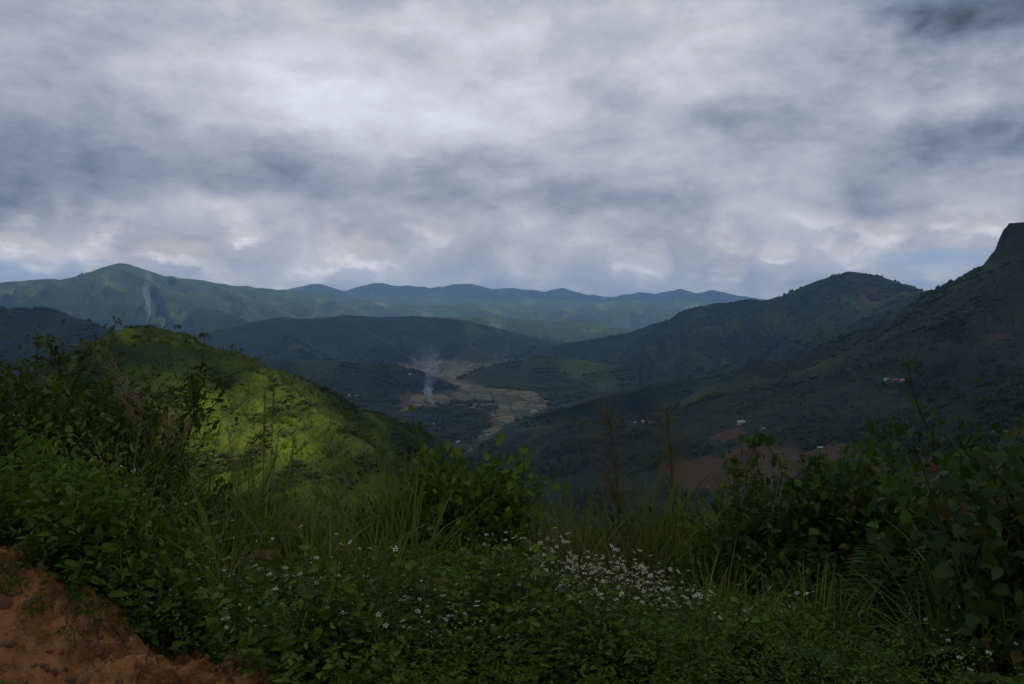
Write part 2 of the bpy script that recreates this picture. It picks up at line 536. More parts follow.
fcol = N.mix(plot, (0.19, 0.150, 0.055), (0.30, 0.235, 0.090))
fcol = N.mix(N.step(plot, 0.72, 0.8), fcol, (0.085, 0.095, 0.035))
fcol = N.mix(N.m('MULTIPLY', N.step(fin, 0.45, 0.65), 0.35), fcol, (0.10, 0.075, 0.04))
vo2 = N.n('ShaderNodeTexVoronoi', feature='DISTANCE_TO_EDGE')
N.put(vo2.inputs['Vector'], N.v('MULTIPLY', pos, (1.0, 0.6, 0.0)))
vo2.inputs['Scale'].default_value = 0.022
fcol = N.mix(N.step(vo2.outputs['Distance'], 0.09, 0.03), fcol, (0.055, 0.065, 0.025))
fcol = N.mix(N.m('MULTIPLY', N.step(N.noise(pos, 0.009, 5, 0.65), 0.5, 0.62), 0.65), fcol, (0.060, 0.070, 0.028))
col = N.mix(N.attr('field'), col, fcol)
bcol = N.mix(mid, (0.075, 0.036, 0.014), (0.150, 0.072, 0.030))
col = N.mix(N.m('MULTIPLY', N.attr('bare'), N.m('ADD', 0.45, N.m('MULTIPLY', mid, 0.9)), clamp=True), col, bcol)
s1 = N.noise(pos, 3.2, 8, 0.65)
s2 = N.noise(pos, 14.0, 3, 0.6)
scol = N.mix(N.step(s1, 0.35, 0.62), (0.14, 0.056, 0.017), (0.41, 0.180, 0.056))
scol = N.mix(N.m('MULTIPLY', N.step(s2, 0.52, 0.70), 0.5), scol, (0.36, 0.22, 0.13))
scol = N.mix(N.m('MULTIPLY', N.step(N.noise(pos, 1.3, 4), 0.5, 0.7), 0.6), scol, (0.14, 0.075, 0.036))
col = N.mix(N.attr('soil'), col, scol)
bs_ = N.n('ShaderNodeBsdfPrincipled')
N.put(bs_.inputs['Base Color'], col)
bs_.inputs['Roughness'].default_value = 0.95
bs_.inputs['Specular IOR Level'].default_value = 0.15
bmp = N.n('ShaderNodeBump')
bmp.inputs['Strength'].default_value = 0.8
hgt = N.m('ADD', N.m('MULTIPLY', N.m('MULTIPLY', fin, N.m('SUBTRACT', 1.0, N.attr('field'))), 2.2), N.m('MULTIPLY', N.m('ADD', s1, N.m('MULTIPLY', s2, 0.6)), 0.16))
N.put(bmp.inputs['Height'], hgt)
bmp.inputs['Distance'].default_value = 1.0
N.put(bs_.inputs['Normal'], bmp.outputs[0])
N.surf(bs_.outputs[0])
link('terrain', mesh_np('terrain', TV, TF, [mt], {'crop_sunpatch': m_crop_sunpatch, 'wood': m_wood, 'field': m_field, 'bare': m_bare, 'soil': m_soil}, True), kind='structure')

# ------------------------------------------------------------------ cloud dome (a flattened dome that gives off daylight, thinner where the sun breaks through)
DR, DH, DB = 32000.0, 4200.0, -1500.0
nu, nv = 96, 24
th = np.linspace(0, math.pi / 2, nv + 1)
dv = []
for t in th:
    for k in range(nu):
        a = 2 * math.pi * k / nu
        dv.append((DR * math.cos(t) * math.sin(a), DR * math.cos(t) * math.cos(a), DH * math.sin(t)))
for k in range(nu):
    a = 2 * math.pi * k / nu
    dv.append((DR * math.sin(a), DR * math.cos(a), DB))
df = []
for j in range(nv):
    for k in range(nu):
        df.append((j * nu + k, j * nu + (k + 1) % nu, (j + 1) * nu + (k + 1) % nu, (j + 1) * nu + k))
b0 = (nv + 1) * nu
for k in range(nu):
    df.append((b0 + k, b0 + (k + 1) % nu, (k + 1) % nu, k))
mc = material('cloud_deck')
mc.cycles.emission_sampling = 'NONE'      # found by every bounce anyway: it covers the whole sky
N = NT(mc)
pos = N.n('ShaderNodeNewGeometry').outputs['Position']
dr = N.v('NORMALIZE', N.v('SUBTRACT', pos, (0, 0, EYE)))
dx, dy, dz = N.xyz(dr)
inv = N.m('DIVIDE', 1.0, N.m('ADD', N.m('MAXIMUM', dz, 0.0), 0.10))
uv = N.comb(N.m('MULTIPLY', dx, inv), N.m('MULTIPLY', dy, inv), 0.0)
azn = N.m('ARCTAN2', dx, dy)
eln = N.m('ARCSINE', dz)
ae = N.comb(azn, eln, 0.0)
wnode = N.n('ShaderNodeTexNoise')
N.put(wnode.inputs['Vector'], N.v('MULTIPLY', ae, (1.0, 1.8, 1.0)))
wnode.inputs['Scale'].default_value = 7.0
wnode.inputs['Detail'].default_value = 6
wnode.inputs['Roughness'].default_value = 0.60
warp = N.v('SUBTRACT', wnode.outputs[1], (0.5, 0.5, 0.5))
aw = N.v('ADD', ae, N.v('MULTIPLY', warp, (0.22, 0.085, 0.0)))
awx, awy, _ = N.xyz(aw)


def relief(vec, off, scale, detail, rough):
    """billows: a noise and how it rises towards the light"""
    a_ = N.noise(vec, scale, detail, rough)
    b_ = N.noise(N.v('ADD', vec, off), scale, detail, rough)
    return a_, N.m('SUBTRACT', a_, b_)


n1, e1 = relief(N.v('ADD', N.v('MULTIPLY', ae, (1.0, 2.1, 1.0)), N.v('MULTIPLY', warp, (0.10, 0.06, 0.0))), (0.010, 0.026, 0.0), 3.2, 8, 0.58)
n2, e2 = relief(N.v('MULTIPLY', ae, (1.0, 1.7, 1.0)), (0.004, 0.020, 0.0), 6.5, 8, 0.58)
L = N.m('ADD', 0.355, N.m('MULTIPLY', N.m('SUBTRACT', n1, 0.5), 0.14))
L = N.m('ADD', L, N.m('MULTIPLY', N.m('SUBTRACT', n2, 0.5), 0.20))
L = N.m('ADD', L, N.m('MULTIPLY', e1, -0.28))
L = N.m('ADD', L, N.m('MULTIPLY', N.m('SUBTRACT', N.step(n2, 0.46, 0.55), 0.5), 0.045))
L = N.m('ADD', L, N.m('MULTIPLY', e2, -0.45))
L = N.m('ADD', L, N.m('MULTIPLY', N.m('SUBTRACT', N.noise(N.v('ADD', N.v('MULTIPLY', ae, (1.0, 2.6, 1.0)), N.v('MULTIPLY', warp, (0.08, 0.05, 0.0))), 11.0, 7, 0.58), 0.5), 0.16))


def aepx(px, py):
    r0 = ray(px, py)
    return math.atan2(r0[0], 1), math.asin(r0[2] / np.linalg.norm(r0))


def blob(px, py, sx, sy, wx=None, wy=None):
    a, e = aepx(px, py)
    ux = N.m('DIVIDE', N.m('SUBTRACT', awx if wx is None else wx, a), sx / FPX)
    uy = N.m('DIVIDE', N.m('SUBTRACT', awy if wy is None else wy, e), sy / FPX)
    return N.m('EXPONENT', N.m('MULTIPLY', N.m('ADD', N.m('MULTIPLY', ux, ux), N.m('MULTIPLY', uy, uy)), -1.0))


for (px, py, sx, sy, am) in [(300, 92, 150, 40, 0.16), (470, 115, 90, 35, 0.08), (560, 40, 220, 60, 0.05), (85, 150, 120, 42, -0.13), (10, 200, 80, 30, -0.13), (250, 178, 120, 24, -0.10), (430, 170, 140, 18, -0.05),
                             (300, 132, 70, 9, -0.06), (735, 116, 60, 22, -0.11), (590, 196, 150, 14, -0.10), (850, 200, 40, 14, -0.08), (992, 14, 90, 44, -0.27), (962, 145, 70, 24, -0.24), (870, 110, 70, 40, 0.02),
                             (40, 30, 200, 60, -0.05), (250, 240, 200, 30, 0.02), (70, 250, 60, 22, 0.06), (820, 250, 60, 20, 0.05)]:
    L = N.m('ADD', L, N.m('MULTIPLY', blob(px, py, sx, sy), am))
# heaped clouds low over the ridges
cv = N.v('ADD', N.v('MULTIPLY', ae, (1.0, 1.8, 1.0)), N.v('MULTIPLY', warp, (0.03, 0.03, 0.0)))
c0, ce = relief(cv, (0.003, 0.016, 0.0), 13.0, 7, 0.56)
band = N.m('MULTIPLY', N.step(eln, 0.155, 0.075), N.m('ADD', N.m('ADD', 0.45, N.m('MULTIPLY', blob(150, 250, 200, 60), 1.2)), N.m('MULTIPLY', blob(850, 262, 130, 30), 0.6), clamp=True))
low = N.m('MULTIPLY', band, N.step(c0, 0.46, 0.56))
L = N.m('ADD', L, N.m('MULTIPLY', low, N.m('ADD', 0.115, N.m('MAXIMUM', N.m('MULTIPLY', ce, -1.4), -0.05))))
L = N.m('MAXIMUM', L, 0.03)
L = N.m('MULTIPLY', L, 1.50)
# unseen sky overhead and behind the viewpoint, dimmed to cut light on the ground
L = N.m('MULTIPLY', L, N.m('SUBTRACT', 1.0, N.m('MULTIPLY', N.step(N.m('ADD', N.m('SUBTRACT', eln, N.m('MULTIPLY', dy, 0.55)), 0.0), -0.18, 0.25), 0.22)))
tint = N.mix(N.step(L, 0.12, 0.62), (0.80, 1.0, 1.40), (0.965, 0.985, 1.10))
tint = N.mix(N.m('MULTIPLY', low, 0.75), tint, (1.05, 0.99, 0.98))
# blue gaps near the horizon
gwx, gwy, _ = N.xyz(N.v('ADD', ae, N.v('MULTIPLY', warp, (0.06, 0.016, 0.0))))
gapn = N.noise(N.v('MULTIPLY', ae, (1.0, 3.0, 1.0)), 14.0, 3, 0.6)
gap = N.m('ADD', N.m('ADD', N.m('MULTIPLY', blob(935, 258, 52, 9, gwx, gwy), 1.0), N.m('MULTIPLY', blob(3, 272, 34, 13, gwx, gwy), 1.0)), N.m('MULTIPLY', blob(930, 283, 60, 6, gwx, gwy), 0.7))
gap = N.m('ADD', gap, N.m('MULTIPLY', blob(84, 271, 16, 8, gwx, gwy), 0.9))
gap = N.m('MULTIPLY', gap, N.step(gapn, 0.32, 0.48))
skyc = N.mix(N.m('MULTIPLY', gap, 0.85, clamp=True), N.v('SCALE', tint, scale=L), (0.36, 0.49, 0.68))
em = N.n('ShaderNodeEmission')
N.put(em.inputs['Color'], skyc)
# breaks above the sunlit patches of ground: cast the deck point down the sun's direction to the level of each patch
BREAKS = []
def sun_break(px, py, rx, ry, ang=0.0, soft=0.5, wob=0.25, amt=1.0, dmin=60):
    T = hit(px, py, dmin) if py is not None else np.array([px[0], px[1], -40.0])
    BREAKS.append((T, rx, ry, ang, soft, wob, amt))


sun_break(266, 432, 20, 42, 0.35, 0.9, 0.28, 1.0)
sun_break(232, 400, 20, 26, 0.2, 0.9, 0.35, 0.6)
sun_break(132, 425, 14, 18, 0.3, 0.9, 0.4, 0.5)
sun_break(190, 375, 60, 60, 0.3, 0.9, 0.3, 0.15)
sun_break(735, 352, 1000, 800, 0.0, 1.0, 0.5, 0.14, 1500)
sun_break((-900, 5000), None, 1900, 900, 0.0, 1.0, 0.5, 0.14)
sun_break(225, 306, 420, 600, 0.0, 0.7, 0.5, 0.8, 3500)
sun_break(85, 300, 300, 450, 0.0, 0.8, 0.5, 0.7, 3500)
sun_break((300, 8800), None, 7500, 2900, 0.0, 0.7, 0.14, 1.0)
sx_, sy_, sz_ = SUN_DIR
px_, py_, pz_ = N.xyz(pos)
brk = 0.0
for (T, rx, ry, ang, soft, wob, amt) in BREAKS:
    k = N.m('DIVIDE', N.m('SUBTRACT', pz_, float(T[2])), sz_)
    qx = N.m('SUBTRACT', N.m('SUBTRACT', px_, N.m('MULTIPLY', k, sx_)), float(T[0]))
    qy = N.m('SUBTRACT', N.m('SUBTRACT', py_, N.m('MULTIPLY', k, sy_)), float(T[1]))
    ca, sa = math.cos(ang), math.sin(ang)
    u = N.m('DIVIDE', N.m('ADD', N.m('MULTIPLY', qx, ca), N.m('MULTIPLY', qy, sa)), rx)
    v = N.m('DIVIDE', N.m('SUBTRACT', N.m('MULTIPLY', qy, ca), N.m('MULTIPLY', qx, sa)), ry)
    rad = N.m('SQRT', N.m('ADD', N.m('MULTIPLY', u, u), N.m('MULTIPLY', v, v)))
    nn = N.noise(N.comb(u, v, T[0] * 0.01), 1.6, 2, 0.6)
    rad = N.m('ADD', rad, N.m('MULTIPLY', N.m('SUBTRACT', nn, 0.5), wob * 4))
    brk = N.m('MAXIMUM', brk, N.m('MULTIPLY', N.step(rad, 1.0 + soft * 0.5, 1.0 - soft * 0.5), amt))
tr_n = N.n('ShaderNodeBsdfTransparent')
mx = N.n('ShaderNodeMixShader')
N.put(mx.inputs[0], brk)
N.t.links.new(em.outputs[0], mx.inputs[1])
N.t.links.new(tr_n.outputs[0], mx.inputs[2])
N.surf(mx.outputs[0])
link('sky', mesh_np('sky', np.array(dv), np.array(df)[:, ::-1], [mc], None, True), kind='structure')

# ------------------------------------------------------------------ haze
mh = material('haze_air')
N = NT(mh)
pv = N.n('ShaderNodeVolumePrincipled')
pv.inputs['Color'].default_value = (0.34, 0.62, 1.0, 1)
pv.inputs['Density'].default_value = 6.4e-5
N.t.links.new(pv.outputs[0], N.out.inputs['Volume'])
hx, hy0, hy1, hz0, hz1 = 14500, -14500, 14500, float(tz.min()) - 1.0, max(float(tz.max()) + 60, 60)
hv = [(x, y, z) for z in (hz0, hz1) for x, y in ((-hx, hy0), (hx, hy0), (hx, hy1), (-hx, hy1))]
hf = [(3, 2, 1, 0), (4, 5, 6, 7), (0, 1, 5, 4), (1, 2, 6, 5), (2, 3, 7, 6), (3, 0, 4, 7)]
link('haze', mesh_np('haze', np.array(hv, dtype=float), np.array(hf), [mh]), kind='stuff')

# ------------------------------------------------------------------ plant kit
def leaf_mat(name, dark, light, trans=0.3, rough=0.55, spec=0.10, odd=None, odd_at=0.94):
    m_ = material(name)
    n = NT(m_)
    rnd = n.attr('rnd')
    oi = n.n('ShaderNodeObjectInfo').outputs['Random']
    f = n.m('ADD', n.m('MULTIPLY', rnd, 0.75), n.m('MULTIPLY', oi, 0.25))
    c = n.mix(f, dark, light)
    if odd:
        c = n.mix(n.step(rnd, odd_at, odd_at + 0.02), c, odd)
    pr = n.n('ShaderNodeBsdfPrincipled')
    n.put(pr.inputs['Base Color'], c)
    pr.inputs['Roughness'].default_value = rough
    pr.inputs['Specular IOR Level'].default_value = spec
    if trans <= 0:
        n.surf(pr.outputs[0])
        return m_
    tl = n.n('ShaderNodeBsdfTranslucent')
    n.put(tl.inputs['Color'], n.mix(1.0, c, (1.0, 1.25, 0.6), 'MULTIPLY'))
    x = n.n('ShaderNodeMixShader')
    x.inputs[0].default_value = trans
    n.t.links.new(pr.outputs[0], x.inputs[1])
    n.t.links.new(tl.outputs[0], x.inputs[2])
    n.surf(x.outputs[0])
    return m_


M_WEED = leaf_mat('weed_leaf', (0.034, 0.058, 0.008), (0.150, 0.210, 0.026), odd=(0.12, 0.10, 0.02), odd_at=0.965)
M_SHRUB = leaf_mat('shrub_leaf', (0.028, 0.046, 0.007), (0.090, 0.120, 0.016), odd=(0.09, 0.085, 0.02), odd_at=0.95)
M_ROUND = leaf_mat('round_leaf', (0.048, 0.080, 0.009), (0.140, 0.190, 0.020), odd=(0.13, 0.13, 0.03), odd_at=0.95)
M_CREEP = leaf_mat('creeper_leaf', (0.030, 0.056, 0.009), (0.090, 0.135, 0.020), odd=(0.12, 0.045, 0.018), odd_at=0.965)
M_BROAD = leaf_mat('broad_leaf', (0.026, 0.046, 0.012), (0.060, 0.088, 0.020), odd=(0.10, 0.07, 0.015), odd_at=0.94)
M_GRASS = leaf_mat('grass_blade', (0.062, 0.080, 0.010), (0.170, 0.190, 0.026), 0.3, odd=(0.16, 0.12, 0.055), odd_at=0.90)
M_STRAW = leaf_mat('straw_blade', (0.110, 0.092, 0.024), (0.220, 0.175, 0.050), 0.3)
M_HERB = leaf_mat('herb_leaf', (0.075, 0.085, 0.016), (0.150, 0.150, 0.030))
M_FERN = leaf_mat('fern_leaf', (0.032, 0.058, 0.010), (0.080, 0.115, 0.018))
M_YFERN = leaf_mat('yellow_fern_leaf', (0.06, 0.07, 0.016), (0.12, 0.12, 0.028))
M_STEM = leaf_mat('green_stem', (0.040, 0.050, 0.018), (0.075, 0.070, 0.028), 0)
M_WOODY = leaf_mat('woody_stem', (0.035, 0.026, 0.017), (0.075, 0.055, 0.036), 0, 0.9, 0.1)
M_DRY = leaf_mat('dry_grass', (0.17, 0.120, 0.066), (0.28, 0.20, 0.115), 0.35)
M_PLUME = leaf_mat('seed_plume', (0.20, 0.120, 0.070), (0.33, 0.215, 0.130), 0.4)
M_PALEPLUME = leaf_mat('pale_plume', (0.34, 0.27, 0.13), (0.50, 0.40, 0.20), 0.4)
M_DARKPLUME = leaf_mat('dark_plume', (0.10, 0.072, 0.034), (0.20, 0.140, 0.070), 0.35)
M_PETAL = leaf_mat('white_petal', (0.62, 0.62, 0.56), (0.80, 0.80, 0.75), 0.25)
M_EYE = leaf_mat('yellow_floret', (0.45, 0.28, 0.03), (0.55, 0.36, 0.05), 0)
M_REDLEAF = leaf_mat('red_leaf', (0.35, 0.045, 0.015), (0.50, 0.14, 0.02), 0.3)


def ovate(w=0.36, fold=0.10, droop=0.18, ts=(0.0, 0.22, 0.55, 1.0), ws=(0, 0.9, 1.0, 0)):
    v = [(0, 0, 0)]
    for t, k in zip(ts[1:-1], ws[1:-1]):
        for s in (-1, 0, 1):
            v.append((s * k * w, t, abs(s) * fold - droop * t * t))
    v.append((0, 1, -droop))
    n = len(ts) - 2
    f = [(0, 2, 1), (0, 3, 2)]
    for i in range(n - 1):
        a, b = 1 + 3 * i, 4 + 3 * i
        f += [(a, a + 1, b + 1), (a, b + 1, b), (a + 1, a + 2, b + 2), (a + 1, b + 2, b + 1)]
    l, tip = 1 + 3 * (n - 1), len(v) - 1
    f += [(l, l + 1, tip), (l + 1, l + 2, tip)]
    return np.array(v, float), np.array(f)


L_OVATE = ovate(0.22)
L_LANCE = ovate(0.13, 0.05, 0.25)
L_ROUND = ovate(0.40, 0.10, 0.12, (0, 0.25, 0.7, 1.0), (0, 0.7, 1.0, 0))
L_HEART = ovate(0.42, 0.12, 0.22, (0, 0.05, 0.45, 1.0), (0, 0.75, 1.0, 0))
L_BROAD = ovate(0.33, 0.09, 0.3, (0, 0.15, 0.4, 0.75, 1.0), (0, 0.65, 1.0, 0.75, 0))


def frames(dirs, up=None):
    """rotation matrices whose y axis is dirs, z close to up"""
    d = dirs / (np.linalg.norm(dirs, axis=1, keepdims=True) + 1e-9)
    u = np.tile([0, 0, 1.0], (len(d), 1)) if up is None else up
    x = np.cross(d, u)
    x /= (np.linalg.norm(x, axis=1, keepdims=True) + 1e-9)
    z = np.cross(x, d)
    return np.stack([x, d, z], -1)


def stamp(tmpl, P, D, S, g, tilt=0.5):
    """copies of a leaf at P along D with size S"""
    tv, tf = tmpl
    P, D, S = np.asarray(P, float), np.asarray(D, float), np.asarray(S, float)
    up = np.array([0, 0, 1.0]) + g.normal(0, tilt, (len(P), 3))
    M = frames(D, up)
    V = np.einsum('nij,kj->nki', M, tv) * S[:, None, None] + P[:, None, :]
    F = tf[None] + (np.arange(len(P)) * len(tv))[:, None, None]
    rn = np.repeat(g.random(len(P)), len(tv))
    return V.reshape(-1, 3), F.reshape(-1, tf.shape[1]), rn


def tubes(lines, g, sides=4):
    """lines: list of (points Nx3, radii N)"""
    VV, FF, RN, o = [], [], [], 0
    for P, rad in lines:
        P = np.asarray(P, float)
        n = len(P)
        rad = np.broadcast_to(np.asarray(rad, float), (n,))
        T = np.gradient(P, axis=0)
        T /= np.linalg.norm(T, axis=1, keepdims=True) + 1e-9
        ref = np.array([1.0, 0, 0]) if abs(T[0, 0]) < 0.8 else np.array([0, 1.0, 0])
        X = np.cross(T, ref)
        X /= np.linalg.norm(X, axis=1, keepdims=True) + 1e-9
        Y = np.cross(T, X)
        a = np.arange(sides) * 2 * math.pi / sides
        V = P[:, None] + rad[:, None, None] * (np.cos(a)[None, :, None] * X[:, None] + np.sin(a)[None, :, None] * Y[:, None])
        i = np.arange(n * sides).reshape(n, sides) + o
        j = np.roll(i, -1, axis=1)
        FF.append(np.stack([i[:-1], j[:-1], j[1:], i[1:]], -1).reshape(-1, 4))
        VV.append(V.reshape(-1, 3))
        RN.append(np.full(n * sides, g.random()))
        o += n * sides
    return np.concatenate(VV), np.concatenate(FF), np.concatenate(RN)


def strips(P, H, tilt, length, width, bend, g, rows=7):
    """grass blades: base P, heading H, first tilt from vertical, length, width, bend (radians over the blade)"""
    n = len(P)
    t = np.linspace(0, 1, rows)
    ang = tilt[:, None] + bend[:, None] * t[None] ** 1.5
    ds = length[:, None] / (rows - 1)
    hz = np.concatenate([np.zeros((n, 1)), np.cumsum(np.sin(ang[:, 1:]) * ds, 1)], 1)
    vz = np.concatenate([np.zeros((n, 1)), np.cumsum(np.cos(ang[:, 1:]) * ds, 1)], 1)
    hd = np.stack([np.sin(H), np.cos(H)], 1)
    C = np.stack([P[:, 0, None] + hd[:, 0, None] * hz, P[:, 1, None] + hd[:, 1, None] * hz, P[:, 2, None] + vz], -1)
    w = width[:, None] * np.minimum(1.0, (1 - t[None]) * 2.2) * (0.55 + 0.45 * np.minimum(1, t[None] * 5)) * 0.5
    tw = H + g.normal(0, 0.5, n)
    side = np.stack([np.cos(tw), -np.sin(tw), g.normal(0, 0.25, n)], 1)[:, None, :]
    V = np.stack([C - side * w[..., None], C + side * w[..., None]], 2).reshape(n, rows * 2, 3)
    i = np.arange(rows - 1) * 2
    f = np.stack([i, i + 1, i + 3, i + 2], -1)
    F = (f[None] + (np.arange(n) * rows * 2)[:, None, None]).reshape(-1, 4)
    return V.reshape(-1, 3), F, np.repeat(g.random(n), rows * 2)


def join(parts):
    o, VV, FF, RR_ = 0, [], [], []
    for v, f, r_ in parts:
        VV.append(v)
        FF.append(f + o)
        RR_.append(r_)
        o += len(v)
    return np.concatenate(VV), FF, np.concatenate(RR_)


def pmesh(name, parts, mat, smooth_shade=False):
    v, f, r_ = join(parts if isinstance(parts, list) else [parts])
    return mesh_np(name, v, f, [mat] if not isinstance(mat, (list, tuple)) else mat, {'rnd': r_}, smooth_shade)


def grow(g, base, d, length, r0, depth, lines, tips, spread=0.7, kids=(3, 5), wander=0.18, lift=0.12, shrink=0.62):
    n = 6
    P = [np.array(base, float)]
    d = np.array(d, float) / np.linalg.norm(d)
    for k in range(n - 1):
        d = d + g.normal(0, wander, 3) * 0.6 + np.array([0, 0, lift])
        d /= np.linalg.norm(d)
        P.append(P[-1] + d * length / (n - 1))
    P = np.array(P)
    lines.append((P, np.linspace(r0, r0 * 0.5, n)))
    if depth == 0:
        tips.append(P)
        return
    if depth == 1:
        tips.append(P[2:])
    for k in range(g.integers(*kids)):
        i = g.integers(2, n)
        dd = (P[i] - P[i - 1])
        dd = dd / np.linalg.norm(dd) + g.normal(0, spread, 3)
        grow(g, P[i], dd, length * shrink * g.uniform(0.75, 1.2), r0 * 0.55, depth - 1, lines, tips, spread, kids, wander, lift, shrink)


def leaves_on(g, tips, per, tmpl, size, out=1.0, hang=0.0, jitter=0.35):
    P, D, S = [], [], []
    for T in tips:
        n = max(2, int(per * g.uniform(0.7, 1.3)))
        t = np.sqrt(g.uniform(0.05, 1, n)) * (len(T) - 1)
        i = np.minimum(t.astype(int), len(T) - 2)
        p = T[i] + (T[i + 1] - T[i]) * (t - i)[:, None]
        ax = T[-1] - T[0]
        ax = ax / (np.linalg.norm(ax) + 1e-9)
        d = g.normal(0, 1, (n, 3)) * out + ax * 0.8 + np.array([0, 0, -hang])
        P.append(p + g.normal(0, size * 0.45, (n, 3)))
        D.append(d)
        S.append(size * g.uniform(1 - jitter, 1 + jitter, n))
    return stamp(tmpl, np.concatenate(P), np.concatenate(D), np.concatenate(S), g)


def shrub_meshes(seed, height=1.4, stems=6, depth=2, per=14, leaf=0.06, tmpl=L_OVATE, mat=M_SHRUB, spread=0.65, out=1.0, hang=0.0, lean=0.45, name='shrub', stem_mat=None):
    g = np.random.default_rng(seed)
    lines, tips = [], []
    for k in range(stems):
        a = g.uniform(0, 2 * math.pi)
        d = np.array([math.cos(a) * lean, math.sin(a) * lean, 1.0]) * g.uniform(0.7, 1.1)
        grow(g, (math.cos(a) * 0.05, math.sin(a) * 0.05, -0.12), d, height * g.uniform(0.5, 0.68), 0.012 * height, depth, lines, tips, spread)
    ends = np.array([T[-1] for T in tips])
    ends = ends[ends[:, 2] < np.percentile(ends[:, 2], 93)]
    n_ = 13
    E = np.repeat(ends, n_, 0) + g.normal(0, 0.075 * height, (len(ends) * n_, 3))
    c_ = ends.mean(0) - [0, 0, 0.25 * height]
    D_ = (E - c_) + g.normal(0, 0.45 * height, E.shape)
    fluff = stamp(tmpl, E, D_, leaf * g.uniform(0.65, 1.3, len(E)), g)
    return pmesh(name + '_stems', tubes(lines, g), stem_mat or M_WOODY), pmesh(name + '_leaves', [leaves_on(g, tips, per * 0.7, tmpl, leaf, out, hang), fluff], mat)


def weed_parts(seed, height=0.6, stalks=6, leaf=0.055, tmpl=L_OVATE, per=16, lean=0.35):
    """soft herb: upright stalks with opposite leaves; returns stalk lines, leaves, stalk tops"""
    g = np.random.default_rng(seed)
    lines, P, D, S, tops = [], [], [], [], []
    for k in range(stalks):
        a, h = g.uniform(0, 2 * math.pi), height * g.uniform(0.65, 1.1)
        b = np.array([g.normal(0, 0.09), g.normal(0, 0.09), -0.08])
        t = np.linspace(0, 1, 6)
        ln = g.uniform(0.2, 1) * lean * h
        pts = b + np.stack([math.cos(a) * ln * t ** 1.6 + g.normal(0, 0.008, 6), math.sin(a) * ln * t ** 1.6 + g.normal(0, 0.008, 6), h * t + 0.08 * t], 1)
        lines.append((pts, np.linspace(0.0035, 0.0016, 6)))
        tops.append(pts[-1])
        for j in range(per):
            u = g.uniform(0.12, 0.97)
            i = min(int(u * 5), 4)
            p = pts[i] + (pts[i + 1] - pts[i]) * (u * 5 - i)
            aa = g.uniform(0, 2 * math.pi)
            d = np.array([math.cos(aa), math.sin(aa), g.uniform(-0.7, 0.8)])
            P.append(p + d * leaf * 0.35)
            D.append(d)
            S.append(leaf * g.uniform(0.6, 1.35) * (1.15 - 0.45 * u))
    return g, lines, stamp(tmpl, np.array(P), np.array(D), np.array(S), g, 0.95), np.array(tops)


def flower_mesh(seed):
    g = np.random.default_rng(seed)
    n = 5
    a = np.arange(n) * 2 * math.pi / n + g.normal(0, 0.12, n)
    D = np.stack([np.cos(a), np.sin(a), g.uniform(-0.05, 0.35, n)], 1)
    pv = ovate(0.34, 0.04, 0.10, (0, 0.3, 0.8, 1.0), (0, 0.55, 1.0, 0))
    v1, f1, r1 = stamp(pv, D * 0.004, D, np.full(n, 0.0125) * g.uniform(0.8, 1.1, n), g, 0.12)
    lines = [(np.array([[0, 0, -0.003], [0, 0, 0.0015], [0, 0, 0.0045], [0, 0, 0.0062]]), np.array([0.003, 0.0052, 0.0045, 0.0008]))]
    v2, f2, r2 = tubes(lines, g, 7)
    v, f, r_ = join([(v1, f1, r1), (v2, f2, r2)])
    return mesh_np('flower', v, f, [M_PETAL, M_EYE], {'rnd': r_}, False, np.concatenate([np.zeros(len(f1)), np.ones(len(f2))]))


def blade_mesh(seed, n=46, length=1.1, width=0.016, lean=0.30, bend=1.5, base=0.10, name='blades', mat=M_GRASS, fan=None):
    g = np.random.default_rng(seed)
    P = np.stack([g.normal(0, base, n), g.normal(0, base, n), np.full(n, -0.12)], 1)
    H = g.uniform(0, 2 * math.pi, n) if fan is None else g.normal(fan, 0.8, n)
    return pmesh(name, strips(P, H, np.abs(g.normal(0, lean, n)), length * g.uniform(0.55, 1.15, n), width * g.uniform(0.6, 1.25, n), np.abs(g.normal(bend * 0.65, bend * 0.45, n)), g, 8), mat)


def plume_parts(seed, height=1.6, lean=0.25, head=0.42, droop=0.9, side=1.0, hairs=130, spread=0.5, hair=0.20, hw=0.0028, stalk_r=0.0034):
    """one tall reed stalk that leans to heading 0 (+Y... rotated by the object) and its one-sided feathery head"""
    g = np.random.default_rng(seed)
    t = np.linspace(0, 1, 14)
    ang = lean * t + droop * np.clip((t - 0.62) / 0.38, 0, 1) ** 1.5
    ds = height / 13
    y = np.concatenate([[0], np.cumsum(np.sin(ang[1:]) * ds)])
    z = np.concatenate([[0], np.cumsum(np.cos(ang[1:]) * ds)])
    C = np.stack([np.zeros(14), y, z - 0.1], 1)
    st = tubes([(C, np.linspace(stalk_r, stalk_r * 0.35, 14))], g)
    u = np.sort(g.uniform(1 - head, 1, hairs))
    i = np.minimum((u * 13).astype(int), 12)
    P = C[i] + (C[i + 1] - C[i]) * (u * 13 - i)[:, None]
    T = C[i + 1] - C[i]
    T /= np.linalg.norm(T, axis=1, keepdims=True)
    k = (u - (1 - head)) / head
    ln = hair * (0.35 + 1.0 * np.sin(np.clip(k * 0.85 + 0.12, 0, 1) * math.pi)) * g.uniform(0.6, 1.2, hairs)
    H = g.normal(0, spread * 2.2, hairs)
    tilt = np.arctan2(T[:, 1], T[:, 2]) + g.uniform(0.15, 0.7, hairs) * spread * 2
    pl = strips(P, H, tilt, ln, np.full(hairs, hw) * g.uniform(0.7, 1.5, hairs), g.uniform(0.2, 0.9, hairs) * side, g, 5)
    return st, pl


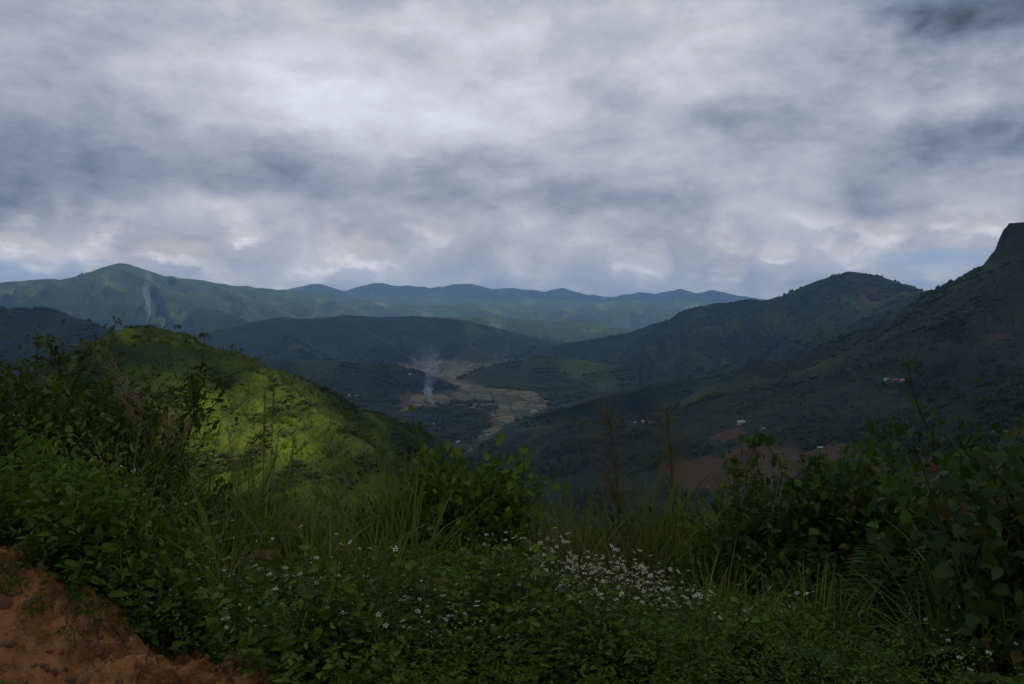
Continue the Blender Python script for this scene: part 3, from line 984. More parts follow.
def fern_mesh(seed, fronds=9, length=0.8, mat=M_FERN, arch=1.1, pairs=26):
    g = np.random.default_rng(seed)
    P, D, S, lines = [], [], [], []
    for k in range(fronds):
        a = 2 * math.pi * k / fronds + g.normal(0, 0.25)
        L_ = length * g.uniform(0.7, 1.15)
        t = np.linspace(0, 1, 12)
        ang = 0.25 + g.uniform(0, 0.25) + arch * t
        hz = np.concatenate([[0], np.cumsum(np.sin(ang[1:]))]) * L_ / 11
        vz = np.concatenate([[0], np.cumsum(np.cos(ang[1:]))]) * L_ / 11
        C = np.stack([np.cos(a) * hz, np.sin(a) * hz, vz - 0.05], 1)
        lines.append((C, np.linspace(0.004, 0.001, 12)))
        sd = np.array([-math.sin(a), math.cos(a), 0])
        for j in range(pairs):
            u = 0.14 + 0.86 * j / pairs
            i = min(int(u * 11), 10)
            p = C[i] + (C[i + 1] - C[i]) * (u * 11 - i)
            T = C[i + 1] - C[i]
            T /= np.linalg.norm(T)
            for s in (-1, 1):
                P.append(p)
                D.append(sd * s + T * 0.45 + np.array([0, 0, -0.15]))
                S.append(L_ * 0.24 * math.sin(math.pi * min(1, (u * 0.80 + 0.16))) * g.uniform(0.85, 1.1))
    lf = stamp(ovate(0.10, 0.02, 0.2), np.array(P), np.array(D), np.array(S), g, 0.12)
    return pmesh('fern_stalks', tubes(lines, g), M_STEM), pmesh('fern_leaves', lf, mat)


# where the top of the roadside growth stands in the picture (pixel column -> pixel row)
TOPX = [-200, 0, 60, 100, 150, 185, 230, 300, 360, 400, 430, 470, 520, 545, 600, 700, 770, 800, 830, 900, 960, 1024, 1250]
TOPY = [420, 415, 420, 436, 440, 462, 480, 505, 505, 490, 478, 490, 500, 520, 522, 512, 505, 490, 476, 474, 460, 468, 470]


def spot(px, r):
    """ground point on pixel column px at range r"""
    d = at(px, 500, 1.0)
    a = math.atan2(d[0], d[1])
    x, y = r * math.sin(a), r * math.cos(a)
    return np.array([x, y, float(ground(x, y))])


def top_height(px, py, p):
    """how tall a plant at p must be to reach pixel row py"""
    r0 = ray(px, py)
    return EYE + r0[2] / math.hypot(r0[0], 1) * math.hypot(p[0], p[1]) - p[2]


def on_soil(p):
    return bool(inpoly(np.array([p[0]]), np.array([p[1]]), poly_soil)[0])

# ------------------------------------------------------------------ undergrowth that nobody could count: low leaves and short grass over the whole slope
g = np.random.default_rng(21)
protos = [weed_parts(100 + k, 0.5, 8, (0.034, 0.058, 0.040, 0.075, 0.046, 0.064, 0.036, 0.085)[k], (L_OVATE, L_OVATE, L_LANCE, L_OVATE, L_OVATE, L_HEART, L_LANCE, L_LANCE)[k], (24, 16, 22, 11, 20, 12, 24, 12)[k])[1:3] for k in range(8)]
PT = []
for k, (ln, lf) in enumerate(protos):
    PT.append(lf)
acc = []
cnt = 0
while cnt < 1700:
    px = g.uniform(-90, 1120)
    r = 3.2 * (16 / 3.2) ** (g.random() ** 1.15)
    p = spot(px, r)
    if on_soil(p) and g.random() < 0.985:
        continue
    cnt += 1
    v, f, rn = PT[(0, 2, 6, 4)[g.integers(4)] if px > 690 else g.integers(len(PT))]
    if px > 690 and r < 5.2 and g.random() < 0.45:
        continue
    hmax = top_height(px, np.interp(px, TOPX, TOPY) + 25 + 45 * (535 < px < 790), p)
    s = float(np.clip(min(0.48 + 0.16 * (r - 3.2), hmax / 0.5), 0.3, 3.0)) * g.uniform(0.6, 1.25) * float(1.0 + 0.55 * perlin(p[0] * 1.1, p[1] * 1.1, 9))
    a = g.uniform(0, 2 * math.pi)
    ca, sa = math.cos(a), math.sin(a)
    lsc = s ** 0.45
    vv = np.stack([(v[:, 0] * ca - v[:, 1] * sa) * lsc, (v[:, 0] * sa + v[:, 1] * ca) * lsc, v[:, 2] * s], 1) + p
    acc.append((vv, f, np.clip(rn * 0.6 + g.random() * 0.4, 0, 1)))
for k in range(330):
    px, r = g.uniform(-70, 175), g.uniform(4.2, 8.0)
    p = spot(px, r)
    if on_soil(p):
        continue
    v, f, rn = PT[g.integers(len(PT))]
    s = g.uniform(0.7, 1.5)
    a = g.uniform(0, 6.28)
    acc.append((np.stack([v[:, 0] * math.cos(a) - v[:, 1] * math.sin(a), v[:, 0] * math.sin(a) + v[:, 1] * math.cos(a), v[:, 2] * s], 1) + p, f, np.clip(rn * 0.6 + g.random() * 0.4, 0, 1)))
link('undergrowth', pmesh('undergrowth', acc, M_WEED), kind='stuff')
# thin short grass between the weeds and down the slope
n = 5200
px = g.uniform(-90, 1120, n)
r = 5.6 * (40 / 5.6) ** g.random(n)
P = np.array([spot(a, b) for a, b in zip(px, r)])
keep = np.array([(not on_soil(p)) for p in P])
P, r = P[keep], r[keep]
n = len(P)
bl = strips(P, g.uniform(0, 6.28, n), np.abs(g.normal(0, 0.3, n)), (0.35 + 0.05 * np.minimum(r, 16)) * g.uniform(0.6, 1.3, n), 0.011 * g.uniform(0.6, 1.3, n), np.abs(g.normal(0.9, 0.5, n)), g, 6)
link('grass', pmesh('grass', bl, M_GRASS), kind='stuff')

# ------------------------------------------------------------------ white-flowered weeds, each plant on its own
FLOW = [flower_mesh(300 + k) for k in range(4)]


def make_weed(seed, height, nfl, label, group):
    gg, lines, lf, tops = weed_parts(seed, height, 7, 0.052, L_OVATE, 15, 0.4)
    t = thing('flowering_weed', label, 'wildflower', group=group)
    pts, fl = [], []
    for k in range(nfl):
        b = tops[k % len(tops)] + (gg.normal(0, 0.01, 3) if k >= len(tops) else 0)
        e = b + np.array([gg.normal(0, 0.05), gg.normal(0, 0.05), gg.uniform(0.05, 0.16)])
        m_ = (b + e) / 2 + np.array([0, 0, 0.02])
        pts.append((np.array([b, m_, e]), np.array([0.0014, 0.0012, 0.001])))
        fl.append(e)
    link('stem', pmesh('weed_stems', tubes(lines + pts, gg), M_STEM), t)
    link('foliage', pmesh('weed_leaves', lf, M_WEED), t)
    for k, e in enumerate(fl):
        link('flower', FLOW[k % 4], t, loc=e, rot=(gg.normal(-0.25, 0.4), gg.normal(0, 0.4), gg.uniform(0, 6)), scale=gg.uniform(0.75, 1.25))
    return t


LAB_FIELD = 'white flowered weed in the dense flower patch at the lower centre of the slope'
LAB_LEFT = 'white flowered weed among the long grass above the red soil bank'
LAB_RIGHT = 'white flowered weed low in the dark growth beside the fern'
LAB_BOT = 'white flowered weed in the leafy weeds along the bottom edge of the slope'
WPROT = [make_weed(400 + k, 0.55, (9, 7, 12, 6, 11, 8)[k], LAB_FIELD, 'white wildflowers in the dense patch') for k in range(6)]
used = [False] * 6


def put_weed(px, py, label, group, g, r=None):
    """py: where its flowers show"""
    for tries in range(30):
        rr = r or g.uniform(3.6, 8.0)
        p = spot(px, rr)
        h = top_height(px, py, p)
        if 0.22 < h < 1.15 and not on_soil(p):
            break
        r = None
    k = int(g.integers(6))
    h = float(np.clip(h + 0.09, 0.30, 1.2))
    s = h / 0.68
    sc = (s ** 0.5, s ** 0.5, s)
    if not used[k]:
        used[k] = True
        w = WPROT[k]
        w.location, w.rotation_euler, w.scale = p, (0, 0, g.uniform(0, 6.28)), sc
        w['label'], w['group'] = label, group
    else:
        w = dup(WPROT[k], p, g.uniform(0, 6.28), sc, label, group)
    for ch in w.children:          # flowers keep their round shape
        if ch.name.startswith('flower'):
            q_ = g.uniform(0.75, 1.25) * min(1.0, max(0.74, math.hypot(p[0], p[1]) / 5.5))
            ch.scale = (q_ / sc[0], q_ / sc[0], q_ / sc[2])
    return w


g = np.random.default_rng(33)
for k in range(130):
    u = g.random()
    px = 535 + 245 * u + g.normal(0, 8)
    py = 560 + 38 * u ** 1.3 + abs(g.normal(0, 36))
    put_weed(px, min(py, 655), LAB_FIELD, 'white wildflowers in the dense patch', g)
for k in range(5):
    put_weed(g.uniform(548, 585), g.uniform(560, 580), LAB_FIELD, 'white wildflowers in the dense patch', g, 5.5)
for k in range(66):
    px = g.uniform(155, 350)
    py = np.interp(px, [165, 240, 345], [g.uniform(590, 645), g.uniform(535, 655), g.uniform(520, 665)])
    put_weed(px, py, LAB_LEFT, 'white wildflowers above the soil bank', g)
for px, py in [(40, 480), (30, 505), (65, 512), (140, 525), (150, 522), (122, 492), (140, 498), (150, 505), (95, 488), (10, 515)]:
    put_weed(px, py, LAB_LEFT, 'white wildflowers above the soil bank', g, g.uniform(6, 8))
for k in range(11):
    put_weed(g.uniform(900, 1015), g.uniform(605, 680), LAB_RIGHT, 'white wildflowers by the fern', g)
for k in range(60):
    put_weed(g.uniform(300, 560), g.uniform(545, 660), LAB_BOT, 'white wildflowers along the bottom edge', g)
for k in range(10):
    put_weed(g.uniform(730, 810), g.uniform(625, 680), LAB_BOT, 'white wildflowers along the bottom edge', g)

# ------------------------------------------------------------------ leafy weeds without flowers, close to the camera
def make_leafy(seed, height, leaf, tmpl):
    gg, lines, lf, tops = weed_parts(seed, height, 11, leaf, tmpl, 24, 0.5)
    t = thing('leafy_weed', 'low leafy green weed without flowers on the roadside slope', 'weed', group='low leafy weeds on the slope')
    link('stem', pmesh('leafy_stems', tubes(lines, gg), M_STEM), t)
    link('foliage', pmesh('leafy_leaves', lf, M_WEED), t)
    return t


LPROT = [make_leafy(500 + k, 0.5, (0.064, 0.080, 0.060, 0.072)[k], (L_OVATE, L_OVATE, L_LANCE, L_HEART)[k]) for k in range(4)]
lused = [False] * 4
for k in range(190):
    for tries in range(20):
        px = g.uniform(-40, 1060) if k < 100 else g.uniform(330, 700)
        r = g.uniform(3.3, 9.5)
        p = spot(px, r)
        if not on_soil(p):
            break
    hm = top_height(px, np.interp(px, TOPX, TOPY) + 45 + 45 * (535 < px < 790), p)
    h = float(np.clip(min(g.uniform(0.25, 0.5) + 0.08 * (r - 3.3), hm), 0.2, 1.3))
    j = int(g.integers(4))
    s = h / 0.55
    sc = (max(0.6, s ** 0.6), max(0.6, s ** 0.6), s)
    if not lused[j]:
        lused[j] = True
        LPROT[j].location, LPROT[j].scale = p, sc
    else:
        dup(LPROT[j], p, g.uniform(0, 6.28), sc)

# ------------------------------------------------------------------ long-bladed grass tussocks
def make_tussock(seed, n, length, width, lean, bend):
    t = thing('grass_tussock', 'tussock of long arching green grass blades on the roadside slope', 'grass tussock', group='long grass tussocks on the slope')
    link('blades', blade_mesh(seed, n, length, width, lean, bend, 0.11), t)
    link('dead_blades', blade_mesh(seed + 50, n // 5, length * 0.8, width * 0.8, lean * 1.4, bend * 1.3, 0.10, 'dead_blades', M_DRY), t)
    return t


TPROT = [make_tussock(600, 60, 1.1, 0.016, 0.28, 1.5), make_tussock(601, 46, 1.25, 0.019, 0.22, 1.2), make_tussock(602, 70, 0.95, 0.013, 0.35, 1.8), make_tussock(603, 40, 1.3, 0.022, 0.2, 1.0)]
tused = [False] * 4


def put_tussock(px, py, r, g):
    p = spot(px, r)
    h = top_height(px, py, p)
    j = int(g.integers(4))
    s = float(np.clip(h / 0.92, 0.35, 2.0))
    if not tused[j]:
        tused[j] = True
        TPROT[j].location, TPROT[j].scale, o = p, (s, s, s), TPROT[j]
    else:
        o = dup(TPROT[j], p, g.uniform(0, 6.28), s)
    return o


g = np.random.default_rng(44)
for k in range(64):
    # the grassy band: thickest from the left of the big bush to its right
    u = g.random()
    px = g.choice([g.uniform(170, 440), g.uniform(545, 800), g.uniform(100, 260), g.uniform(200, 420)], p=[0.35, 0.35, 0.1, 0.2])
    r = g.uniform(5.0, 12.5)
    put_tussock(px, np.interp(px, TOPX, TOPY) + g.uniform(-28, 45), r, g)
DRYT = thing('grass_tussock', 'yellow brown half dry tussock in the grass right of the round leaved bush', 'grass tussock', group='half dry tussocks right of the round leaved bush')
link('blades', blade_mesh(640, 55, 1.1, 0.013, 0.25, 1.3, 0.12, mat=M_STRAW), DRYT)
link('dead_blades', blade_mesh(641, 40, 1.0, 0.011, 0.3, 1.4, 0.12, 'dead_blades', M_DRY), DRYT)
for k in range(42):
    px = g.uniform(540, 730)
    r_ = g.uniform(7.0, 12.0)
    p = spot(px, r_)
    s = float(np.clip(top_height(px, g.uniform(492, 545), p) / 0.92, 0.35, 2.0))
    if k == 0:
        DRYT.location, DRYT.scale = p, (s, s, s)
    else:
        dup(DRYT, p, g.uniform(0, 6.28), s)
for k in range(60):
    px = g.uniform(535, 815)
    put_tussock(px, np.interp(px, [535, 600, 700, 815], [508, 492, 490, 480]) + abs(g.normal(0, 26)), g.uniform(7.0, 13.0), g)
for k in range(26):
    px = g.uniform(690, 1000)
    put_tussock(px, g.uniform(548, 615), g.uniform(4.0, 5.6), g)
for k in range(34):
    px = g.uniform(165, 500)
    put_tussock(px, g.uniform(505, 590), g.uniform(4.4, 7.0), g)
for k in range(10):
    px = g.uniform(220, 420)
    put_tussock(px, g.uniform(530, 575), g.uniform(4.3, 6), g)
for px, py, r in [(523, 545, 4.6), (512, 560, 4.6), (398, 466, 9), (626, 470, 9), (640, 462, 10), (660, 466, 10), (690, 470, 10)]:
    put_tussock(px, py, r, g)

# ------------------------------------------------------------------ single plants one can point to
def shrub_thing(name, label, cat, px, py, r, seed, mats, group=None, rz=0.0, wide=1.0, **kw):
    p = spot(px, r)
    h = top_height(px, py, p)
    st, lf = shrub_meshes(seed, name=name, mat=mats, **kw)
    zmax = np.percentile(np.array([v.co.z for v in lf.vertices]), 98.0)
    s = h / zmax
    t = thing(name, label, cat, p, rz, group, (s * wide, s * wide, s))
    link('stem', st, t)
    link('foliage', lf, t)
    return t


# left side: dark shrubs, the tall one near eye level
shrub_thing('tall_shrub', 'tall dark shrub with small leaves rising at the left before the green hill', 'shrub', 38, 345, 9.5, 701, M_SHRUB, height=2.6, stems=7, depth=2, per=42, leaf=0.075, spread=0.6, lean=0.3, wide=0.85)
shrub_thing('leafy_shrub', 'dark bush below the tall shrub at the left edge', 'shrub', 5, 396, 8.6, 702, M_SHRUB, height=1.8, stems=9, depth=2, per=42, leaf=0.075, spread=0.6, lean=0.5)
shrub_thing('leafy_shrub', 'dark rounded bush between the tall shrub and the lit hill slope', 'shrub', 84, 436, 8.2, 703, M_SHRUB, height=1.6, stems=11, depth=2, per=44, leaf=0.065, spread=0.5, lean=0.38)
shrub_thing('leafy_shrub', 'thick dark bush standing over the red soil bank', 'shrub', 56, 470, 8.0, 704, M_SHRUB, height=1.3, stems=10, depth=2, per=42, leaf=0.06, spread=0.6, lean=0.6)
shrub_thing('leafy_shrub', 'low dark bush where the soil bank meets the grass', 'shrub', 122, 505, 7.0, 705, M_SHRUB, height=1.1, stems=10, depth=2, per=38, leaf=0.055, spread=0.6, lean=0.6)
shrub_thing('leafy_shrub', 'bush with pale flower specks below the yellow lit plumes', 'shrub', 148, 482, 8.0, 706, M_SHRUB, height=1.4, stems=9, depth=2, per=38, leaf=0.06, spread=0.6, lean=0.5)
shrub_thing('leafy_shrub', 'small dark bush at the upper end of the soil bank', 'shrub', -20, 490, 8.2, 707, M_SHRUB, height=1.2, stems=10, depth=2, per=38, leaf=0.06, spread=0.6, lean=0.6)
shrub_thing('leafy_shrub', 'dark bush filling the gap right of the tall shrub', 'shrub', 60, 388, 9.8, 708, M_SHRUB, height=2.0, stems=10, depth=2, per=42, leaf=0.07, spread=0.6, lean=0.45)
shrub_thing('leafy_shrub', 'leafy bush at the left edge behind the tall shrub', 'shrub', -15, 378, 10.5, 709, M_SHRUB, height=2.2, stems=10, depth=2, per=42, leaf=0.075, spread=0.6, lean=0.45)
# middle: the round-leaved bush
shrub_thing('round_leaf_bush', 'bush with large round glossy leaves standing in the middle of the slope', 'bush', 484, 466, 7.2, 711, M_ROUND, height=1.5, stems=11, depth=2, per=16, leaf=0.07, tmpl=L_ROUND, spread=0.6, lean=0.42, hang=0.1, wide=0.85)
shrub_thing('round_leaf_bush', 'lower round leaved bush joined to the left of the large one', 'bush', 440, 478, 7.6, 712, M_ROUND, height=1.3, stems=7, depth=2, per=14, leaf=0.068, tmpl=L_ROUND, spread=0.6, lean=0.5, hang=0.1, wide=0.8)
# right: creeper heap, conical small tree, broad leaves at the edge
shrub_thing('creeper_bush', 'bush overgrown with heart leaved creeper with a few red leaves', 'bush', 868, 470, 6.6, 721, M_CREEP, height=1.5, stems=11, depth=2, per=18, leaf=0.062, tmpl=L_HEART, spread=0.65, lean=0.5, hang=0.6, wide=0.85)
shrub_thing('creeper_bush', 'left end of the creeper heap with pale leaves on its top corner', 'bush', 840, 470, 6.2, 722, M_CREEP, height=1.3, stems=8, depth=2, per=18, leaf=0.06, tmpl=L_HEART, spread=0.5, lean=0.3, hang=0.6, wide=0.7)
shrub_thing('creeper_bush', 'creeper covered bush under the dark conical tree', 'bush', 925, 486, 6.0, 723, M_CREEP, height=1.3, stems=9, depth=2, per=18, leaf=0.06, tmpl=L_HEART, spread=0.6, lean=0.45, hang=0.6, wide=0.9)
shrub_thing('small_tree', 'dark conical young tree behind the creeper bushes at the right', 'tree', 975, 424, 11.0, 731, M_SHRUB, height=3.2, stems=5, depth=2, per=34, leaf=0.08, spread=0.55, lean=0.22, wide=0.72)
shrub_thing('broad_leaf_shrub', 'shrub with very large dark leaves at the right edge', 'shrub', 1012, 462, 4.3, 741, M_BROAD, height=1.7, stems=7, depth=1, per=14, leaf=0.115, tmpl=L_BROAD, spread=0.7, lean=0.5, hang=0.5, wide=0.75)
shrub_thing('broad_leaf_shrub', 'low large leaved shrub in front of the creeper bushes', 'shrub', 958, 535, 4.4, 742, M_BROAD, height=1.1, stems=6, depth=1, per=12, leaf=0.09, tmpl=L_BROAD, spread=0.7, lean=0.6, hang=0.5, wide=0.9)
shrub_thing('leafy_shrub', 'green leafy bush between the flower patch and the creeper heap', 'shrub', 735, 550, 6.4, 743, M_CREEP, height=1.1, stems=9, depth=2, per=16, leaf=0.055, tmpl=L_HEART, spread=0.6, lean=0.5, hang=0.3)
shrub_thing('leafy_shrub', 'bush in the shade just left of the creeper heap', 'shrub', 790, 520, 6.2, 744, M_SHRUB, height=1.2, stems=10, depth=2, per=22, leaf=0.07, spread=0.6, lean=0.5)
shrub_thing('leafy_shrub', 'dark bush below the creeper heap above the fern', 'shrub', 850, 575, 4.8, 745, M_SHRUB, height=0.9, stems=10, depth=2, per=22, leaf=0.06, spread=0.6, lean=0.55)
shrub_thing('leafy_shrub', 'green bush rising behind the flower patch near the yellowish herbs', 'shrub', 700, 520, 8.6, 746, M_SHRUB, height=1.3, stems=9, depth=2, per=22, leaf=0.06, spread=0.6, lean=0.5)
shrub_thing('leafy_shrub', 'bush with fresh green tips left of the creeper heap on the skyline of the slope', 'shrub', 808, 498, 7.4, 747, M_ROUND, height=1.3, stems=9, depth=2, per=18, leaf=0.06, spread=0.6, lean=0.5)
shrub_thing('leafy_shrub', 'bush between the conical young tree and the very large dark leaves', 'shrub', 1000, 455, 8.6, 748, M_SHRUB, height=1.8, stems=9, depth=2, per=24, leaf=0.07, spread=0.6, lean=0.45)
shrub_thing('leafy_shrub', 'low bush in the grass just left of the large round leaved bush', 'shrub', 385, 512, 7.0, 749, M_CREEP, height=1.1, stems=9, depth=2, per=18, leaf=0.06, spread=0.6, lean=0.5)
shrub_thing('leafy_shrub', 'low bush with fresh leaves in front of the long grass at the left', 'shrub', 262, 528, 6.4, 750, M_CREEP, height=1.0, stems=9, depth=2, per=18, leaf=0.055, spread=0.6, lean=0.5)
shrub_thing('leafy_shrub', 'small bush closing the top end of the red soil bank', 'shrub', 4, 500, 6.7, 755, M_SHRUB, height=0.9, stems=9, depth=2, per=22, leaf=0.05, spread=0.6, lean=0.5)
shrub_thing('leafy_shrub', 'low dark shrub in front of the large green fern at the bottom', 'shrub', 830, 622, 4.3, 756, M_SHRUB, height=0.7, stems=9, depth=2, per=20, leaf=0.045, spread=0.6, lean=0.5)
shrub_thing('leafy_shrub', 'low dark shrub right of the red withered leaves at the bottom', 'shrub', 780, 640, 4.0, 757, M_SHRUB, height=0.6, stems=9, depth=2, per=20, leaf=0.045, spread=0.6, lean=0.5)
shrub_thing('leafy_shrub', 'low dark shrub below the dark half hidden fern', 'shrub', 940, 640, 3.9, 758, M_SHRUB, height=0.7, stems=9, depth=2, per=20, leaf=0.045, spread=0.6, lean=0.5)
# ferns
for nm, lab, px, r, seed, L_, mt_, py in [('fern', 'large green fern with long feathery fronds at the lower right', 893, 4.3, 751, 1.0, M_FERN, 575), ('fern', 'small yellowish fern among the grass left of the middle', 402, 4.7, 752, 0.5, M_YFERN, 572),
                                         ('fern', 'dark fern half hidden right of the large fern', 962, 4.0, 753, 0.6, M_FERN, 622), ('fern', 'little fern in the weeds beside the dense flower patch', 497, 4.4, 754, 0.42, M_FERN, 592)]:
    p = spot(px, r)
    st, lf = fern_mesh(seed, 10, L_, mt_)
    h = top_height(px, py, p)
    s = h / max(v.co.z for v in lf.vertices)
    t = thing(nm, lab, 'fern', p, 0.4, None, (1, 1, float(np.clip(s, 0.7, 2.2))))
    link('stem', st, t)
    link('fronds', lf, t)

# tall yellow-green herb with thin stems
gg = np.random.default_rng(761)
for lab, px, py, r, seed, n_ in [('tall thin herb with yellowish leaf tufts against the brown plots', 752, 446, 5.9, 762, 9), ('shorter yellowish herb just left of the tall thin one', 712, 482, 6.2, 763, 6),
                                 ('yellowish herb on the right side of the tall thin one', 788, 486, 5.9, 764, 5)]:
    p = spot(px, r)
    h = top_height(px, py, p)
    gg = np.random.default_rng(seed)
    lines, P, D, S = [], [], [], []
    for k in range(n_):
        a = gg.uniform(0, 6.28)
        t_ = np.linspace(0, 1, 7)
        hh_ = h * gg.uniform(0.72, 1.0)
        sp = 0.28 * h * gg.uniform(0.3, 1.0)
        C = np.stack([np.cos(a) * sp * t_ ** 1.3, np.sin(a) * sp * t_ ** 1.3, hh_ * t_], 1)
        lines.append((C, np.linspace(0.005, 0.002, 7)))
        for b in range(6):
            i = gg.integers(3, 7)
            e = C[i] + np.array([gg.normal(0, 0.09), gg.normal(0, 0.09), gg.uniform(0.02, 0.14)]) * (h / 1.5)
            lines.append((np.array([C[i - 1], (C[i - 1] + e) / 2 + [0, 0, 0.02], e]), np.array([0.003, 0.002, 0.0015])))
            for q_ in range(12):
                P.append(e - (e - C[i]) * gg.uniform(0, 0.5))
                D.append(gg.normal(0, 1, 3) + [0, 0, 0.35])
                S.append(0.062 * gg.uniform(0.6, 1.2))
    t = thing('tall_herb', lab, 'herb', p)
    link('stem', pmesh('herb_stems', tubes(lines, gg), M_STEM), t)
    link('foliage', pmesh('herb_leaves', stamp(L_LANCE, np.array(P), np.array(D), np.array(S), gg), M_HERB), t)


# reeds with seed plumes: stalk foot column, tip pixel, range, lean heading and look
def reed(label, px, tip_y, r, seed, mat, group=None, heading=0.0, stem_mat=None, blades=5, **kw):
    p = spot(px, r)
    h = top_height(px, tip_y, p)
    st, pl = plume_parts(seed, height=1.0, **kw)
    zmax = max(pl[0][:, 2].max(), st[0][:, 2].max())
    s = h / zmax
    for arr in (st[0], pl[0]):
        arr *= s
    t = thing('plumed_reed', label, 'reed', p, -heading, group)
    link('stalk', pmesh('reed_stalk', st, stem_mat or M_DRY), t)
    link('plume', pmesh('reed_plume', pl, mat), t)
    if blades:
        gg_ = np.random.default_rng(seed + 9)
        n_ = blades
        P_ = np.stack([np.zeros(n_), 0.03 * np.arange(n_) * 0, h * gg_.uniform(0.0, 0.5, n_)], 1)
        link('blades', pmesh('reed_blades', strips(P_, gg_.uniform(0, 6.28, n_), gg_.uniform(0.2, 0.6, n_), h * gg_.uniform(0.3, 0.5, n_), np.full(n_, 0.014), gg_.uniform(0.8, 1.9, n_), gg_, 8), M_GRASS), t)
    return t


LEFTH, RIGHTH = R(-90), R(90)
k_ = dict(hair=0.055, hw=0.0011, stalk_r=0.0022)
reed('tall reed whose brown plume bends left, highest against the green hill', 142, 347, 7.6, 801, M_PLUME, heading=LEFTH, lean=0.06, droop=0.35, head=0.24, spread=0.35, hairs=110, **k_)
reed('reed with faint brown plume right of the highest bent one', 160, 360, 7.8, 802, M_PLUME, heading=LEFTH, lean=0.05, droop=0.7, head=0.22, spread=0.3, hairs=90, **k_)
reed('reed with a brown plume lower on the hill face between two bent plumes', 161, 388, 8.0, 803, M_PLUME, heading=LEFTH, lean=0.08, droop=0.5, head=0.2, spread=0.3, hairs=90, **k_)
reed('reed with fat pale yellow plume catching light above the left bushes', 163, 412, 8.2, 804, M_PALEPLUME, heading=R(20), lean=0.05, droop=0.1, head=0.13, spread=0.3, hairs=200, hair=0.05, hw=0.0022, stalk_r=0.002)
reed('right hand one of the two pale yellow plumes above the left bushes', 172, 416, 8.3, 805, M_PALEPLUME, heading=R(60), lean=0.06, droop=0.1, head=0.12, spread=0.3, hairs=180, hair=0.045, hw=0.0022, stalk_r=0.002)
reed('thin dry reed with dark narrow head crossing the lit hill', 263, 385, 8.5, 806, M_DARKPLUME, heading=RIGHTH, lean=0.01, droop=0.03, head=0.30, spread=0.12, hairs=120, hair=0.03, hw=0.0014, stalk_r=0.0026)
reed('thin dark reed close to the right of another on the lit hill', 269, 380, 8.7, 807, M_DARKPLUME, heading=RIGHTH, lean=0.03, droop=0.03, head=0.22, spread=0.12, hairs=90, hair=0.028, hw=0.0014, stalk_r=0.0024)
reed('short dark reed stub at the right side of the lit slope', 288, 428, 8.5, 808, M_DARKPLUME, heading=RIGHTH, lean=0.05, droop=0.03, head=0.25, spread=0.1, hairs=80, hair=0.02, hw=0.0014, stalk_r=0.0026)
reed('pale dry reed leaning right over the dim hill spur', 322, 408, 8.4, 809, M_DRY, heading=RIGHTH, lean=0.22, droop=0.05, head=0.18, spread=0.08, hairs=80, hair=0.03, hw=0.0014, stalk_r=0.003)
reed('thin dry reed with brown head upright against the dim hill spur', 361, 415, 9, 810, M_DARKPLUME, heading=RIGHTH, lean=0.02, droop=0.05, head=0.25, spread=0.12, hairs=90, hair=0.03, hw=0.0012, stalk_r=0.0024)
reed('thin reed with a curved head between the lit slope and the left bushes', 208, 415, 8, 811, M_DARKPLUME, heading=RIGHTH, lean=0.02, droop=0.25, head=0.2, spread=0.15, hairs=70, hair=0.03, hw=0.0011, stalk_r=0.0018)
reed('tall feathery brown plume, the left one of two over the brown plots', 620, 392, 8.6, 812, M_DARKPLUME, heading=LEFTH, lean=0.02, droop=0.18, head=0.36, spread=0.95, hairs=420, hair=0.13, hw=0.0013, stalk_r=0.0032, stem_mat=M_STEM)
reed('tall feathery brown plume, the right one of two over the brown plots', 673, 398, 9.2, 813, M_DARKPLUME, heading=LEFTH, lean=0.0, droop=0.12, head=0.36, spread=0.9, hairs=380, hair=0.12, hw=0.0013, stalk_r=0.0032, stem_mat=M_STEM)
reed('low reddish plume between the two tall feathery ones', 642, 462, 8.8, 814, M_DARKPLUME, heading=LEFTH, lean=0.1, droop=0.6, head=0.34, spread=0.9, hairs=300, hair=0.10, hw=0.0013, stalk_r=0.003)
reed('thin bare reed leaning right of the two feathery plumes', 690, 470, 8.5, 815, M_DRY, heading=RIGHTH, lean=0.1, droop=0.1, head=0.2, spread=0.1, hairs=60, hair=0.03, hw=0.0012, stalk_r=0.003)
k_ = dict(hair=0.13, hw=0.003, stalk_r=0.004, blades=3)
reed('reed drooping right with dry brown plume over the white flowers', 205, 553, 5.0, 816, M_PLUME, heading=R(80), lean=0.75, droop=0.75, head=0.3, spread=0.35, hairs=150, **k_)
reed('reed with dry brown plume hanging lowest over the white flowers', 222, 606, 4.5, 817, M_PLUME, heading=R(95), lean=0.8, droop=0.9, head=0.36, spread=0.4, hairs=160, **k_)
reed('reed with narrow dry plume pointing right beside the grass', 285, 566, 4.9, 818, M_PLUME, heading=R(75), lean=0.6, droop=0.5, head=0.3, spread=0.25, hairs=110, **k_)
reed('broken dry reed with bent brown head near the litter', 330, 608, 4.3, 819, M_PLUME, heading=R(100), lean=0.7, droop=1.1, head=0.3, spread=0.3, hairs=90, **k_)

gr_ = np.random.default_rng(870)
for k in range(14):
    px = float(gr_.uniform(105, 425) if k < 9 else gr_.uniform(560, 730))
    reed('slender dry grass stalk with a small seed head above the long grass', px, float(np.interp(px, TOPX, TOPY)) - float(gr_.uniform(15, 70)), float(gr_.uniform(6.5, 9.5)), 871 + k, M_PLUME if k % 2 else M_DRY,
         group='slender seed stalks above the long grass', heading=float(gr_.uniform(0, 6.28)), lean=float(gr_.uniform(0.02, 0.25)), droop=float(gr_.uniform(0.1, 0.8)), head=0.2, spread=0.25, hairs=90, hair=0.04, hw=0.0012, stalk_r=0.0022, blades=3)
